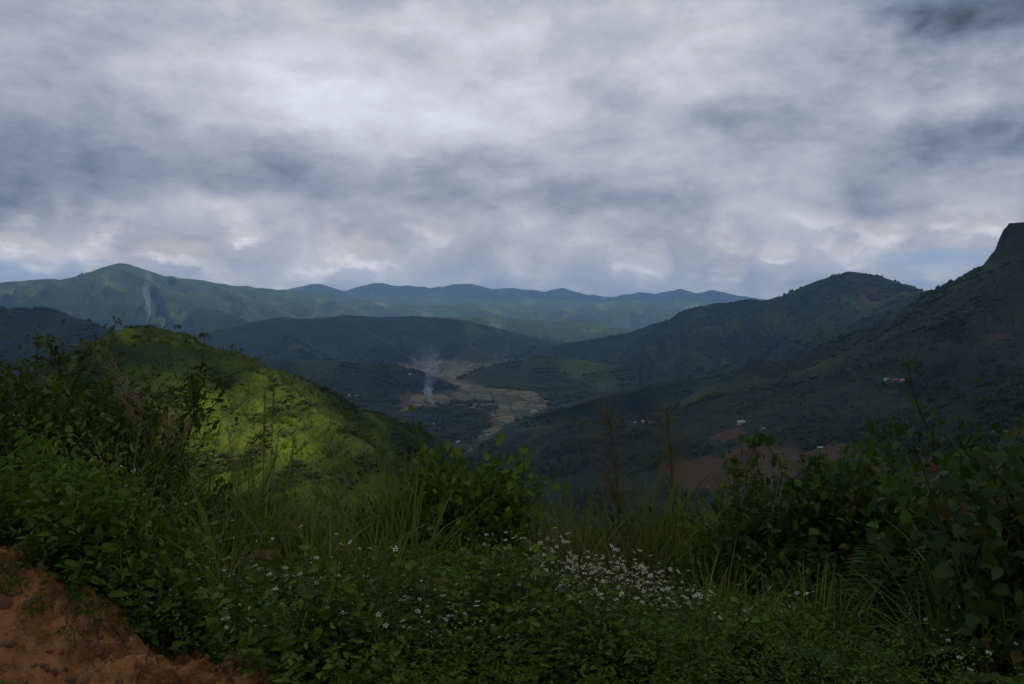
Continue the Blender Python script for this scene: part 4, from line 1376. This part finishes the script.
# long single blades fanning over the soil bank
t = thing('grass_tussock', 'tussock of grey green blades fanning out beside the soil bank', 'grass tussock', spot(118, 5.1))
link('blades', blade_mesh(831, 34, 1.25, 0.013, 0.6, 1.0, 0.06, fan=R(60)), t)
link('dead_blades', blade_mesh(832, 10, 1.0, 0.010, 0.5, 1.0, 0.05, 'dead_blades', M_DRY, fan=R(0)), t)

# ------------------------------------------------------------------ stones, seedlings and litter by the road edge
M_STONE = material('stone')
n = NT(M_STONE)
ps = n.n('ShaderNodeTexCoord').outputs['Object']
pr = n.n('ShaderNodeBsdfPrincipled')
oi = n.n('ShaderNodeObjectInfo').outputs['Random']
sc_ = n.mix(n.noise(ps, 22, 5, 0.7), (0.20, 0.092, 0.038), (0.36, 0.180, 0.085))
n.put(pr.inputs['Base Color'], n.mix(n.m('MULTIPLY', oi, 0.35), sc_, (0.36, 0.25, 0.15)))
pr.inputs['Roughness'].default_value = 0.95
pr.inputs['Specular IOR Level'].default_value = 0.1
bp = n.n('ShaderNodeBump')
n.put(bp.inputs['Height'], n.noise(ps, 40, 5, 0.7))
bp.inputs['Strength'].default_value = 1.0
bp.inputs['Distance'].default_value = 0.01
n.put(pr.inputs['Normal'], bp.outputs[0])
n.surf(pr.outputs[0])
import bmesh


def stone_mesh(seed):
    g_ = np.random.default_rng(seed)
    bm = bmesh.new()
    bmesh.ops.create_icosphere(bm, subdivisions=3, radius=1.0)
    cut = [(Vector(g_.normal(0, 1, 3)).normalized(), g_.uniform(0.55, 0.85)) for _ in range(9)]
    for v in bm.verts:
        for nn_, d in cut:
            e = v.co.dot(nn_) - d
            if e > 0:
                v.co -= nn_ * e * 0.85
        v.co *= 1 + g_.normal(0, 0.012)
    me = bpy.data.meshes.new('stone')
    bm.to_mesh(me)
    bm.free()
    me.materials.append(M_STONE)
    return me


SM = [stone_mesh(900 + k) for k in range(5)]
g = np.random.default_rng(55)
STONES = [(4, 606, 0.05, 'large pale boulder at the left edge of the soil bank'), (28, 607, 0.042, 'rounded brown rock sunk in the soil bank right of the pale boulder'), (9, 652, 0.035, 'orange brown stone on the soil below the pale boulder'),
          (46, 681, 0.03, 'leftmost pale stone in the row along the bottom edge'), (56, 682, 0.026, 'second pale stone in the row along the bottom edge'), (70, 682, 0.032, 'third pale stone in the row along the bottom edge'), (86, 683, 0.024, 'last pale stone in the row along the bottom edge'),
          (112, 640, 0.03, 'grey flat stone high on the soil bank near the grass'), (92, 651, 0.032, 'brown stone beside the reddish one on the soil bank'), (101, 638, 0.028, 'reddish stone on the soil bank near the green seedling'),
          (140, 673, 0.035, 'grey stone near the lower end of the soil bank')]
for px, py, s, lab in STONES:
    s *= 0.75
    p = hit(px, py)
    o = link('stone', SM[int(g.integers(5))], loc=(p[0], p[1], p[2] + s * 0.25), rot=tuple(g.uniform(0, 6, 3)), scale=(s * g.uniform(0.9, 1.4), s * g.uniform(0.8, 1.1), s * g.uniform(0.6, 0.8)), label=lab, category='stone')
for k in range(330):
    px, py = g.uniform(-20, 235), g.uniform(545, 690)
    p = hit(px, py)
    if not on_soil(p):
        continue
    s = 0.004 + 0.015 * g.random() ** 4
    link('stone', SM[k % 5], loc=(p[0], p[1], p[2] + s * 0.2), rot=tuple(g.uniform(0, 6, 3)), scale=(s * 1.2, s, s * 0.7), label='small loose clod or pebble lying on the red soil bank', category='stone', group='loose pebbles on the soil bank')

for lab, px, py, s, seed in [('green seedling in the middle of the red soil bank', 76, 622, 0.09, 911), ('leafy seedling at the top of the soil bank', 26, 568, 0.12, 912), ('dark weed on the soil at the left edge above the boulder', -2, 592, 0.16, 913),
                             ('tiny sprout above the seedling on the soil bank', 56, 600, 0.04, 914), ('small weed at the rim of the soil bank below the fanning grass', 128, 634, 0.10, 915), ('sprout at the lower tip of the soil bank', 185, 662, 0.06, 916)]:
    gg, lines, lf, tops = weed_parts(seed, s, 14, 0.032 * (0.7 + s * 2), L_OVATE, 11, 1.2)
    t = thing('seedling', lab, 'seedling', hit(px, py))
    link('stem', pmesh('seedling_stems', tubes(lines, gg), M_STEM), t)
    link('foliage', pmesh('seedling_leaves', lf, M_WEED), t)


def crumpled(name, seed, w, l, colr, rough=0.4):
    m_ = material(name)
    n = NT(m_)
    p_ = n.n('ShaderNodeBsdfPrincipled')
    p_.inputs['Base Color'].default_value = colr + (1,)
    p_.inputs['Roughness'].default_value = rough
    n.surf(p_.outputs[0])
    g_ = np.random.default_rng(seed)
    a, b = np.meshgrid(np.linspace(-1, 1, 14), np.linspace(-1, 1, 14))
    z = fbm(a, b, 0.7, 4, seed) * 0.035 + 0.012
    x = a * w * (0.85 + 0.2 * perlin(b * 2, a * 0 + 0.3, seed)) + perlin(a * 3, b * 3, seed + 4) * 0.012
    y = b * l * (0.85 + 0.2 * perlin(a * 2, b * 0 + 0.7, seed + 1))
    i = np.arange(196).reshape(14, 14)
    f = np.stack([i[:-1, :-1], i[:-1, 1:], i[1:, 1:], i[1:, :-1]], -1).reshape(-1, 4)
    me = mesh_np(name, np.stack([x.ravel(), y.ravel(), z.ravel()], 1), f, [m_])
    return me


for lab, px, py, r, w, l, colr, seed in [('crumpled grey white plastic scrap caught in the weeds', 349, 646, 3.85, 0.035, 0.022, (0.42, 0.44, 0.47), 921), ('bright white paper scrap at the bottom edge of the slope', 339, 682, 3.55, 0.018, 0.014, (0.75, 0.76, 0.76), 922)]:
    d = at(px, py, r)
    gz_ = float(ground(d[0], d[1]))
    o = link('litter_scrap', crumpled('litter_scrap', seed, w, l, colr), loc=(d[0], d[1], max(d[2], gz_ + 0.02)), rot=(0.5, 0.15, 0.4), label=lab, category='litter')
    md = o.modifiers.new('thickness', 'SOLIDIFY')
    md.thickness = 0.001
d = at(753, 655, 3.9)
gg = np.random.default_rng(931)
P = np.array([d + gg.normal(0, 0.012, 3) for _ in range(5)])
lf = stamp(L_BROAD, P, gg.normal(0, 1, (5, 3)) * [1, 1, 0.4], np.full(5, 0.062), gg)
t = thing('dead_leaf', 'bright red and orange withered leaf spray in the dark weeds', 'leaf', d)
lf[0][:] -= d
link('foliage', pmesh('red_leaves', lf, M_REDLEAF), t)
link('stem', pmesh('red_stem', tubes([(np.array([[0, 0, 0], [0.02, 0.02, -0.12], [0.03, 0.04, -0.4]]), np.full(3, 0.002))], gg), M_WOODY), t)

# ------------------------------------------------------------------ trees on the hills
M_CROWN = leaf_mat('tree_crown', (0.024, 0.042, 0.010), (0.066, 0.094, 0.020), 0.15, 0.7, 0.1)
M_BARK = leaf_mat('bark', (0.04, 0.03, 0.02), (0.08, 0.06, 0.045), 0, 0.9, 0.1)


def tree_meshes(seed, h=6.0, wide=0.42, conical=False):
    g_ = np.random.default_rng(seed)
    lines = [(np.array([[0, 0, -0.6], [g_.normal(0, .1), g_.normal(0, .1), h * 0.25], [g_.normal(0, .15), g_.normal(0, .15), h * 0.55], [0, 0, h * 0.8]]), np.array([0.16, 0.13, 0.09, 0.03]) * h / 6)]
    cl = []
    for k in range(9):
        u = g_.uniform(0.3, 0.95)
        rr_ = wide * h * (1.05 - u if conical else math.sin(math.pi * (u - 0.12))) * g_.uniform(0.5, 1)
        a = g_.uniform(0, 6.28)
        c = np.array([math.cos(a) * rr_, math.sin(a) * rr_, h * u])
        cl.append(c)
        lines.append((np.array([[0, 0, h * (u * 0.7)], c * [0.5, 0.5, 1] - [0, 0, 0.1], c]), np.array([0.06, 0.04, 0.02]) * h / 6))
    P = np.concatenate([c + g_.normal(0, 0.085 * h, (34, 3)) for c in cl])
    D = g_.normal(0, 1, P.shape)
    lf = stamp(ovate(0.42, 0.1, 0.2), P, D, h * 0.085 * g_.uniform(0.6, 1.3, len(P)), g_)
    return pmesh('tree_trunk', tubes(lines, g_, 5), M_BARK), pmesh('tree_leaves', lf, M_CROWN)


TM = [tree_meshes(1000 + k, 6.0, (0.42, 0.5, 0.36, 0.3)[k % 4], k % 4 == 3) for k in range(6)]


def make_tree(k, p, s, rz, label, group=None, name='hill_tree', cat='tree'):
    t = thing(name, label, cat, p, rz, group, s)
    link('trunk' if cat == 'tree' else 'stem', TM[k][0], t)
    link('crown', TM[k][1], t)
    return t


g = np.random.default_rng(66)


def crest(px, d0, d1):
    """highest-looking ground on that pixel column between two ranges"""
    dd = np.linspace(d0, d1, 400)
    dr_ = ray(px, 400)
    a = math.atan2(dr_[0], 1)
    X, Y = dd * math.sin(a), dd * math.cos(a)
    e = (ground(X, Y) - EYE) / dd
    i = int(np.argmax(e))
    return np.array([X[i], Y[i], float(ground(X[i], Y[i]))])


for px, s, lab in [(205, .9, 'small round tree standing on the crest of the lit hill'), (178, .62, 'little tree just right of the green hilltop'), (258, .72, 'small upright tree on the right shoulder of the lit hill'),
                   (233, .5, 'low bushy tree on the hill crest left of the upright one'), (96, .55, 'bushy tree on the left shoulder of the green hill'), (84, .6, 'lowest bushy tree on the left shoulder of the green hill')]:
    make_tree(int(g.integers(6)), crest(px, 300, 420), s, g.uniform(0, 6), lab)
for k in range(34):
    make_tree(int(g.integers(6)), crest(g.uniform(58, 335), 290, 420), 0.12 + 0.28 * g.random() ** 2, g.uniform(0, 6), 'small bush on the skyline of the green hill', 'bushes on the hill skyline', 'hill_bush', 'bush')
GL = 'small bush dotted over the face of the green hill'
for k in range(260):
    px = g.uniform(50, 455)
    py = g.uniform(332, 500)
    p = hit(px, py, 120)
    dd = math.hypot(p[0], p[1])
    if dd > 600:
        continue
    make_tree(int(g.integers(6)), p, 0.10 + 0.32 * g.random() ** 2.5, g.uniform(0, 6), GL, 'bushes over the green hill', 'hill_bush', 'bush')
for row in range(5):          # planted rows on the left of the lit slope
    for k in range(9):
        p = hit(104 + row * 14 - k * 0.5 + k * 1.6, 428 - k * 4.2 + row * 0.5, 120)
        if math.hypot(p[0], p[1]) < 460:
            make_tree(int(g.integers(6)), p, g.uniform(0.15, 0.24), g.uniform(0, 6), 'small bush in the planted rows at the left of the lit slope', 'planted rows on the lit slope', 'crop_bush', 'bush')
# valley trees: candidates over the sheet, the nearest as single trees, the rest one wood
cand = np.where((tr > 640) & (tr < 4300) & (np.abs(taz) < 35.5) & (m_wood > 0.25) & ~((taz > 30.5) & (tr > 1450) & (tr < 1750) & (tz > 90)))[0]
cand = g.choice(cand, 21000, replace=False, p=(lambda w: w / w.sum())(m_wood[cand] ** 1.5 * tr[cand] ** 0.9 * (0.04 + smooth(0.0, 0.35, fbm(tx[cand], ty[cand], 95, 4, 171)))))
cx, cy, cz = TV[cand].T
cr = np.hypot(cx, cy)
ordr = np.argsort(cr)
TL = 'small dark tree among the many scattered over the valley slopes'
for i in ordr[:270]:
    make_tree(int(g.integers(6)), (cx[i], cy[i], cz[i] - 0.3), g.uniform(0.6, 1.35), g.uniform(0, 6), TL, 'trees over the valley slopes')
rest = ordr[270:]
LOW = []
for k in range(4):
    bm = bmesh.new()
    bmesh.ops.create_icosphere(bm, subdivisions=2, radius=1.0)
    g2 = np.random.default_rng(1100 + k)
    co = np.array([v.co for v in bm.verts])
    co *= (1 + 0.30 * g2.normal(0, 1, (len(co), 1)).clip(-1, 1))
    co[:, 2] = co[:, 2] * 0.85 + 0.75
    LOW.append((co, np.array([[v.index for v in f.verts] for f in bm.faces])))
    bm.free()
acc = []
LF = []
for k in range(4):
    g2 = np.random.default_rng(1200 + k)
    c_ = np.concatenate([np.array([g2.normal(0, .55), g2.normal(0, .55), g2.uniform(0.35, 1.5)]) + g2.normal(0, 0.27, (11, 3)) for _ in range(7)])
    v_, f_, _r = stamp((np.array([(-0.5, 0, 0), (0.5, 0, 0), (0.35, 1, -.1), (-0.35, 1, -.1)], float), np.array([(0, 1, 2, 3)])), c_, g2.normal(0, 1, c_.shape), 0.42 * g2.uniform(0.6, 1.3, len(c_)), g2)
    LF.append((v_, f_))
mid_ = rest[cr[rest] < 1500][:5200]
rest = rest[len(mid_):]
for k in range(4):
    ids = mid_[k::4]
    s = 2.0 + 3.0 * g.random(len(ids))
    a = g.uniform(0, 6.28, len(ids))
    tv, tf = LF[k]
    V = np.stack([(tv[None, :, 0] * np.cos(a)[:, None] - tv[None, :, 1] * np.sin(a)[:, None]) * s[:, None] + cx[ids, None],
                  (tv[None, :, 0] * np.sin(a)[:, None] + tv[None, :, 1] * np.cos(a)[:, None]) * s[:, None] + cy[ids, None],
                  tv[None, :, 2] * s[:, None] + cz[ids, None] - 0.3], -1)
    F = tf[None] + (np.arange(len(ids)) * len(tv))[:, None, None]
    acc.append((V.reshape(-1, 3), F.reshape(-1, 4), np.repeat(g.random(len(ids)), len(tv))))
for k in range(4):
    ids = rest[k::4]
    s = (2.0 + 2.6 * g.random(len(ids))) * np.where(cr[ids] > 2200, 1.35, 1.0)
    a = g.uniform(0, 6.28, len(ids))
    tv, tf = LOW[k]
    V = np.stack([(tv[None, :, 0] * np.cos(a)[:, None] - tv[None, :, 1] * np.sin(a)[:, None]) * s[:, None] + cx[ids, None],
                  (tv[None, :, 0] * np.sin(a)[:, None] + tv[None, :, 1] * np.cos(a)[:, None]) * s[:, None] + cy[ids, None],
                  tv[None, :, 2] * s[:, None] * 1.1 + cz[ids, None] - 0.5], -1)
    F = tf[None] + (np.arange(len(ids)) * len(tv))[:, None, None]
    acc.append((V.reshape(-1, 3), F.reshape(-1, 3), np.repeat(g.random(len(ids)), len(tv))))
link('woods', pmesh('woods', acc, M_CROWN), kind='stuff')
# rough grass and scrub over the green hill and its spur
M_SCRUB = leaf_mat('hill_scrub', (0.036, 0.064, 0.005), (0.125, 0.150, 0.008), 0.2, odd=(0.14, 0.11, 0.04), odd_at=0.93)
hc = np.where((tr > 90) & (tr < 640) & (taz < -2) & (taz > -36))[0]
hc = g.choice(hc, 52000, p=(lambda w: w / w.sum())(tr[hc]))
pp = TV[hc] + np.stack([g.normal(0, 1.2, len(hc)), g.normal(0, 1.2, len(hc)), np.zeros(len(hc))], 1)
pp[:, 2] = ground(pp[:, 0], pp[:, 1]) - 0.1
clump = 0.9 + 1.4 * smooth(0.0, 0.5, fbm(pp[:, 0], pp[:, 1], 14, 3, 131))
TUFT = np.concatenate([np.array([(-0.09, 0, 0), (0.09, 0, 0), (0, 0, 1)]) @ np.array([[math.cos(a), math.sin(a), 0], [-math.sin(a), math.cos(a), 0], [0.55 * math.sin(a * 2.3 + 1), 0.55 * math.cos(a * 1.7), 1]]) for a in np.linspace(0, 5.6, 6)])
TFc = np.arange(18).reshape(6, 3)
sz = clump * g.uniform(0.45, 1.2, len(pp))
aa = g.uniform(0, 6.28, len(pp))
V = np.stack([(TUFT[None, :, 0] * np.cos(aa)[:, None] - TUFT[None, :, 1] * np.sin(aa)[:, None]) * sz[:, None] + pp[:, 0, None],
              (TUFT[None, :, 0] * np.sin(aa)[:, None] + TUFT[None, :, 1] * np.cos(aa)[:, None]) * sz[:, None] + pp[:, 1, None],
              TUFT[None, :, 2] * sz[:, None] + pp[:, 2, None]], -1).reshape(-1, 3)
rn_ = np.clip(0.25 + 0.5 * g.random(len(pp)) + 0.35 * fbm(pp[:, 0], pp[:, 1], 25, 3, 133), 0, 1)
link('hill_grass', pmesh('hill_grass', (V, (TFc[None] + (np.arange(len(pp)) * 18)[:, None, None]).reshape(-1, 3), np.repeat(rn_, 18)), M_SCRUB), kind='stuff')
# dark bracken patches on the hill
hb = np.where((tr > 150) & (tr < 640) & (taz < -2) & (taz > -36))[0]
cl_ = smooth(0.18, 0.5, fbm(tx[hb], ty[hb], 26, 4, 161)) + 0.02
hb = g.choice(hb, 9000, p=(cl_ * tr[hb]) / (cl_ * tr[hb]).sum())
pp = TV[hb] + np.stack([g.normal(0, 0.8, len(hb)), g.normal(0, 0.8, len(hb)), np.zeros(len(hb))], 1)
pp[:, 2] = ground(pp[:, 0], pp[:, 1]) - 0.1
sz = g.uniform(0.7, 1.7, len(pp))
aa = g.uniform(0, 6.28, len(pp))
TUFT3 = TUFT * [3.2, 3.2, 1.0]
V = np.stack([(TUFT3[None, :, 0] * np.cos(aa)[:, None] - TUFT3[None, :, 1] * np.sin(aa)[:, None]) * sz[:, None] + pp[:, 0, None],
              (TUFT3[None, :, 0] * np.sin(aa)[:, None] + TUFT3[None, :, 1] * np.cos(aa)[:, None]) * sz[:, None] + pp[:, 1, None],
              TUFT3[None, :, 2] * sz[:, None] + pp[:, 2, None]], -1).reshape(-1, 3)
M_BRACKEN = leaf_mat('bracken', (0.018, 0.034, 0.006), (0.060, 0.082, 0.012), 0.15, odd=(0.09, 0.06, 0.025), odd_at=0.9)
link('bracken', pmesh('bracken', (V, (TFc[None] + (np.arange(len(pp)) * 18)[:, None, None]).reshape(-1, 3), np.repeat(g.random(len(pp)), 18)), M_BRACKEN), kind='stuff')
# darker scrub over the nearer valley slopes
M_SCRUB2 = leaf_mat('slope_scrub', (0.012, 0.024, 0.006), (0.038, 0.057, 0.012), 0.15, odd=(0.06, 0.055, 0.022), odd_at=0.92)
hc = np.where((tr > 620) & (tr < 2300) & (np.abs(taz) < 36) & (m_field < 0.5) & (m_bare < 0.3))[0]
hc = g.choice(hc, 30000, p=(lambda w: w / w.sum())(tr[hc] ** 0.6 * (0.25 + smooth(-0.2, 0.3, fbm(tx[hc], ty[hc], 110, 3, 141)))))
pp = TV[hc] + np.stack([g.normal(0, 5, len(hc)), g.normal(0, 5, len(hc)), np.zeros(len(hc))], 1)
pp[:, 2] = ground(pp[:, 0], pp[:, 1]) - 0.2
sz = g.uniform(0.9, 2.6, len(pp))
aa = g.uniform(0, 6.28, len(pp))
TUFT2 = TUFT * [4.0, 4.0, 1.0]
V = np.stack([(TUFT2[None, :, 0] * np.cos(aa)[:, None] - TUFT2[None, :, 1] * np.sin(aa)[:, None]) * sz[:, None] + pp[:, 0, None],
              (TUFT2[None, :, 0] * np.sin(aa)[:, None] + TUFT2[None, :, 1] * np.cos(aa)[:, None]) * sz[:, None] + pp[:, 1, None],
              TUFT2[None, :, 2] * sz[:, None] + pp[:, 2, None]], -1).reshape(-1, 3)
link('slope_scrub', pmesh('slope_scrub', (V, (TFc[None] + (np.arange(len(pp)) * 18)[:, None, None]).reshape(-1, 3), np.repeat(g.random(len(pp)), 18)), M_SCRUB2), kind='stuff')
# taller trees round the fields
for k, (px, py) in enumerate([(438, 412), (446, 410), (455, 406), (463, 404), (471, 404), (480, 406), (488, 410), (478, 414), (468, 414), (458, 416), (448, 420), (438, 424), (530, 400), (542, 402), (556, 404), (568, 402), (580, 404), (594, 406)]):
    make_tree(k % 6, hit(px, py, 900), g.uniform(1.2, 2.0), g.uniform(0, 6), 'large dark tree in the groves around the village fields', 'groves around the village fields')

# ------------------------------------------------------------------ houses in the valley
def flat_mat(name, c, rough=0.8, nz=0.12):
    m_ = material(name)
    n = NT(m_)
    p_ = n.n('ShaderNodeBsdfPrincipled')
    q_ = n.noise(n.n('ShaderNodeTexCoord').outputs['Object'], 1.3, 4, 0.6)
    n.put(p_.inputs['Base Color'], n.mix(q_, tuple(v * (1 - nz) for v in c), tuple(min(1, v * (1 + nz)) for v in c)))
    p_.inputs['Roughness'].default_value = rough
    n.surf(p_.outputs[0])
    return m_


M_WALLW, M_WALLB = flat_mat('white_wall', (0.58, 0.58, 0.56)), flat_mat('brown_wall', (0.26, 0.19, 0.13))
M_TIN, M_TILE, M_GREY = flat_mat('tin_roof', (0.50, 0.52, 0.55), 0.45), flat_mat('clay_roof', (0.36, 0.13, 0.08)), flat_mat('grey_roof', (0.30, 0.30, 0.31))
M_DOOR, M_GLASS = flat_mat('door_wood', (0.12, 0.07, 0.04)), flat_mat('window_glass', (0.03, 0.04, 0.05), 0.1)


def boxes(name, bs, mat):
    VV, FF = [], []
    for k, (x0, x1, y0, y1, z0, z1) in enumerate(bs):
        VV += [(x, y, z) for z in (z0, z1) for x, y in ((x0, y0), (x1, y0), (x1, y1), (x0, y1))]
        FF += [tuple(8 * k + j for j in f) for f in ((3, 2, 1, 0), (4, 5, 6, 7), (0, 1, 5, 4), (1, 2, 6, 5), (2, 3, 7, 6), (3, 0, 4, 7))]
    return mesh_np(name, np.array(VV, float), np.array(FF), [mat])


def house(label, px, py, w, d, h, wall, roof, rz=0.0, pitch=0.42):
    p = hit(px, py, 900)
    t = thing('farmhouse', label, 'house', p, rz)
    w, d, h = w * 0.6, d * 0.6, h * 0.68
    a, b = w / 2, d / 2
    rise = b * pitch
    # walls with gable ends
    V = [(-a, -b, -2), (a, -b, -2), (a, b, -2), (-a, b, -2), (-a, -b, h), (a, -b, h), (a, b, h), (-a, b, h), (-a, 0, h + rise), (a, 0, h + rise)]
    F4 = [(0, 1, 5, 4), (2, 3, 7, 6), (3, 2, 1, 0)]
    F5 = [(1, 2, 6, 9, 5), (3, 0, 4, 8, 7)]
    link('wall', mesh_np('house_wall', np.array(V, float), [np.array(F4), np.array(F5)], [wall]), t)
    ov = 0.6
    e, th_ = b + ov, 0.18
    zl = h + rise - (rise / b) * e
    V = []
    for x in (-a - ov, a + ov):
        V += [(x, -e, zl + 0.01), (x, 0, h + rise + 0.01), (x, e, zl + 0.01), (x, e, zl + th_), (x, 0, h + rise + th_), (x, -e, zl + th_)]
    F = [(0, 1, 7, 6), (1, 2, 8, 7), (2, 3, 9, 8), (3, 4, 10, 9), (4, 5, 11, 10), (5, 0, 6, 11), (0, 5, 4, 1), (1, 4, 3, 2), (6, 7, 10, 11), (7, 8, 9, 10)]
    link('roof', mesh_np('house_roof', np.array(V, float), np.array(F), [roof]), t)
    link('door', boxes('house_door', [(-0.5, 0.5, -b - 0.06, -b + 0.02, 0, min(2.1, h - 0.3))], M_DOOR), t)
    for s in (-1, 1):
        link('window', boxes('house_window', [(s * a * 0.55 - 0.6, s * a * 0.55 + 0.6, -b - 0.05, -b + 0.02, 0.9, min(2.1, h - 0.4))], M_GLASS), t)
    return t


house('white house with tin roof above the bare brown plot', 741, 424, 15, 9, 4.5, M_WALLW, M_TIN, 0.3)
house('small white house left of the clay roofed one on the dark slope', 635, 424, 6, 6, 4, M_WALLW, M_TIN, 0.2)
house('white house between a small white one and a clay roofed one', 643, 423, 8, 7, 4.5, M_WALLW, M_TIN, -0.2)
house('brown house with clay roof right of the two white houses on the dark slope', 651, 424, 12, 7, 3.5, M_WALLB, M_TILE, 0.1)
house('pale house at the left end of the hamlet high on the right slope', 886, 381, 9, 7, 4, M_WALLW, M_TIN, 0.2)
house('clay roofed house in the middle of the hamlet on the right slope', 895, 382, 13, 8, 4, M_WALLB, M_TILE, -0.1)
house('white house at the right end of the hamlet on the right slope', 903, 382, 11, 7, 4, M_WALLW, M_TIN, 0.3)
house('long white building with tin roof at the right end of the tan fields', 534, 412, 24, 11, 5, M_WALLW, M_TIN, 0.1)
house('clay roofed house at the edge of the grove by the tan fields', 491, 411, 13, 9, 4, M_WALLB, M_TILE, 0.4)
house('white house at the lower edge of the grove by the tan fields', 488, 436, 11, 8, 4, M_WALLW, M_TIN, -0.3)
house('white house among dark trees directly below the smoke', 433, 425, 10, 8, 5, M_WALLW, M_TIN, 0.2)
house('lone white house lowest in the dark valley behind the hill spur', 458, 443, 9, 8, 5, M_WALLW, M_TIN, 0.6)
house('white house left of its twin on the dark wooded knoll', 349, 396, 13, 9, 5, M_WALLW, M_TIN, 0.2)
house('white house right of its twin on the dark wooded knoll', 357, 397, 14, 9, 5, M_WALLW, M_TIN, -0.2)
house('pale house at the far upper end of the tan fields', 410, 375, 14, 10, 5, M_WALLW, M_TIN, 0.1)
house('clay roofed house on the tan fields behind the smoke', 446, 372, 16, 10, 5, M_WALLB, M_TILE, 0.3)
house('small grey roofed house right of the white house above the bare plot', 763, 430, 8, 6, 3, M_WALLB, M_GREY, 0.5)
house('pale roofed hut on the brown plots at the lower right', 820, 449, 9, 5, 2.6, M_WALLB, M_TIN, 0.1)

# ------------------------------------------------------------------ smoke
def smoke(label, base, path, dens, colr, seed):
    """path: (sideways m, up m, radius m); a lumpy closed column filled with thin smoke"""
    m_ = material('smoke_air')
    n = NT(m_)
    v_ = n.n('ShaderNodeVolumePrincipled')
    v_.inputs['Color'].default_value = colr + (1,)
    v_.inputs['Density'].default_value = dens
    gc = n.n('ShaderNodeTexCoord').outputs['Generated']
    fade = n.m('POWER', n.m('SUBTRACT', 1.0, n.m('MULTIPLY', n.xyz(gc)[2], 0.97)), 1.6)
    puff = n.step(n.noise(n.v('MULTIPLY', gc, (2.2, 2.2, 4.5)), 1.7, 3, 0.6), 0.30, 0.68)
    n.put(v_.inputs['Density'], n.m('MULTIPLY', n.m('MULTIPLY', fade, puff), dens * 2.2))
    n.t.links.new(v_.outputs[0], n.out.inputs['Volume'])
    g_ = np.random.default_rng(seed)
    rows, sides = 40, 22
    t_ = np.linspace(0, 1, rows)
    pa = np.array(path, float)
    s_ = np.linspace(0, 1, len(pa))
    X, Z, Rr = (np.interp(t_, s_, pa[:, k]) for k in range(3))
    X = X + perlin(t_ * 6, t_ * 0, seed) * Rr * 0.6
    a = np.arange(sides) * 2 * math.pi / sides
    RRm = Rr[:, None] * (1 + 0.55 * perlin(np.cos(a)[None] * 1.5 + 5 + 0 * t_[:, None], t_[:, None] * 14 + np.sin(a)[None] * 1.5, seed))
    RRm[0] *= 0.05
    RRm[-1] *= 0.05
    V = np.stack([X[:, None] + np.cos(a)[None] * RRm, np.sin(a)[None] * RRm, np.repeat(Z[:, None], sides, 1)], -1).reshape(-1, 3)
    i = np.arange(rows * sides).reshape(rows, sides)
    j = np.roll(i, -1, 1)
    F = np.stack([i[:-1], j[:-1], j[1:], i[1:]], -1).reshape(-1, 4)
    me = mesh_np('smoke', V, [F, i[0][::-1][None], i[-1][None]], [m_], None, True)
    return link('smoke_plume', me, loc=tuple(base), label=label, category='smoke')


b = hit(432, 404, 900)
k = math.hypot(b[0], b[1]) / FPX
smoke('white smoke rising from a fire on the tan fields', b, [(0, 0, 1.5 * k), (-1 * k, 4 * k, 2.2 * k), (-3 * k, 9 * k, 3.4 * k), (-4 * k, 14 * k, 4.6 * k), (-3 * k, 19 * k, 5 * k)], 0.8 / k, (0.85, 0.88, 0.92), 5)
smoke('thin pale upper smoke drifting above the field fire', b + np.array([-3 * k, 0, 14 * k]), [(0, 0, 3 * k), (0, 12 * k, 7 * k), (3 * k, 24 * k, 9 * k), (1 * k, 38 * k, 12 * k), (-6 * k, 52 * k, 14 * k)], 0.035 / k, (0.75, 0.84, 0.95), 6)
b = hit(148, 321, 2500)
k = math.hypot(b[0], b[1]) / FPX
smoke('thin blue smoke column far behind the green hilltop', b, [(0, -4 * k, 1.2 * k), (0, 8 * k, 2.2 * k), (-1 * k, 22 * k, 3.2 * k), (1 * k, 38 * k, 4.0 * k), (0, 50 * k, 5 * k)], 0.11 / k, (0.75, 0.84, 0.95), 7)
b = hit(500, 335, 3000)
k = math.hypot(b[0], b[1]) / FPX
smoke('faint smoke over the dark ridge behind the fields', b, [(0, 0, 2 * k), (-3 * k, 6 * k, 4 * k), (-8 * k, 14 * k, 7 * k), (-12 * k, 22 * k, 8 * k)], 0.03 / k, (0.75, 0.84, 0.95), 8)
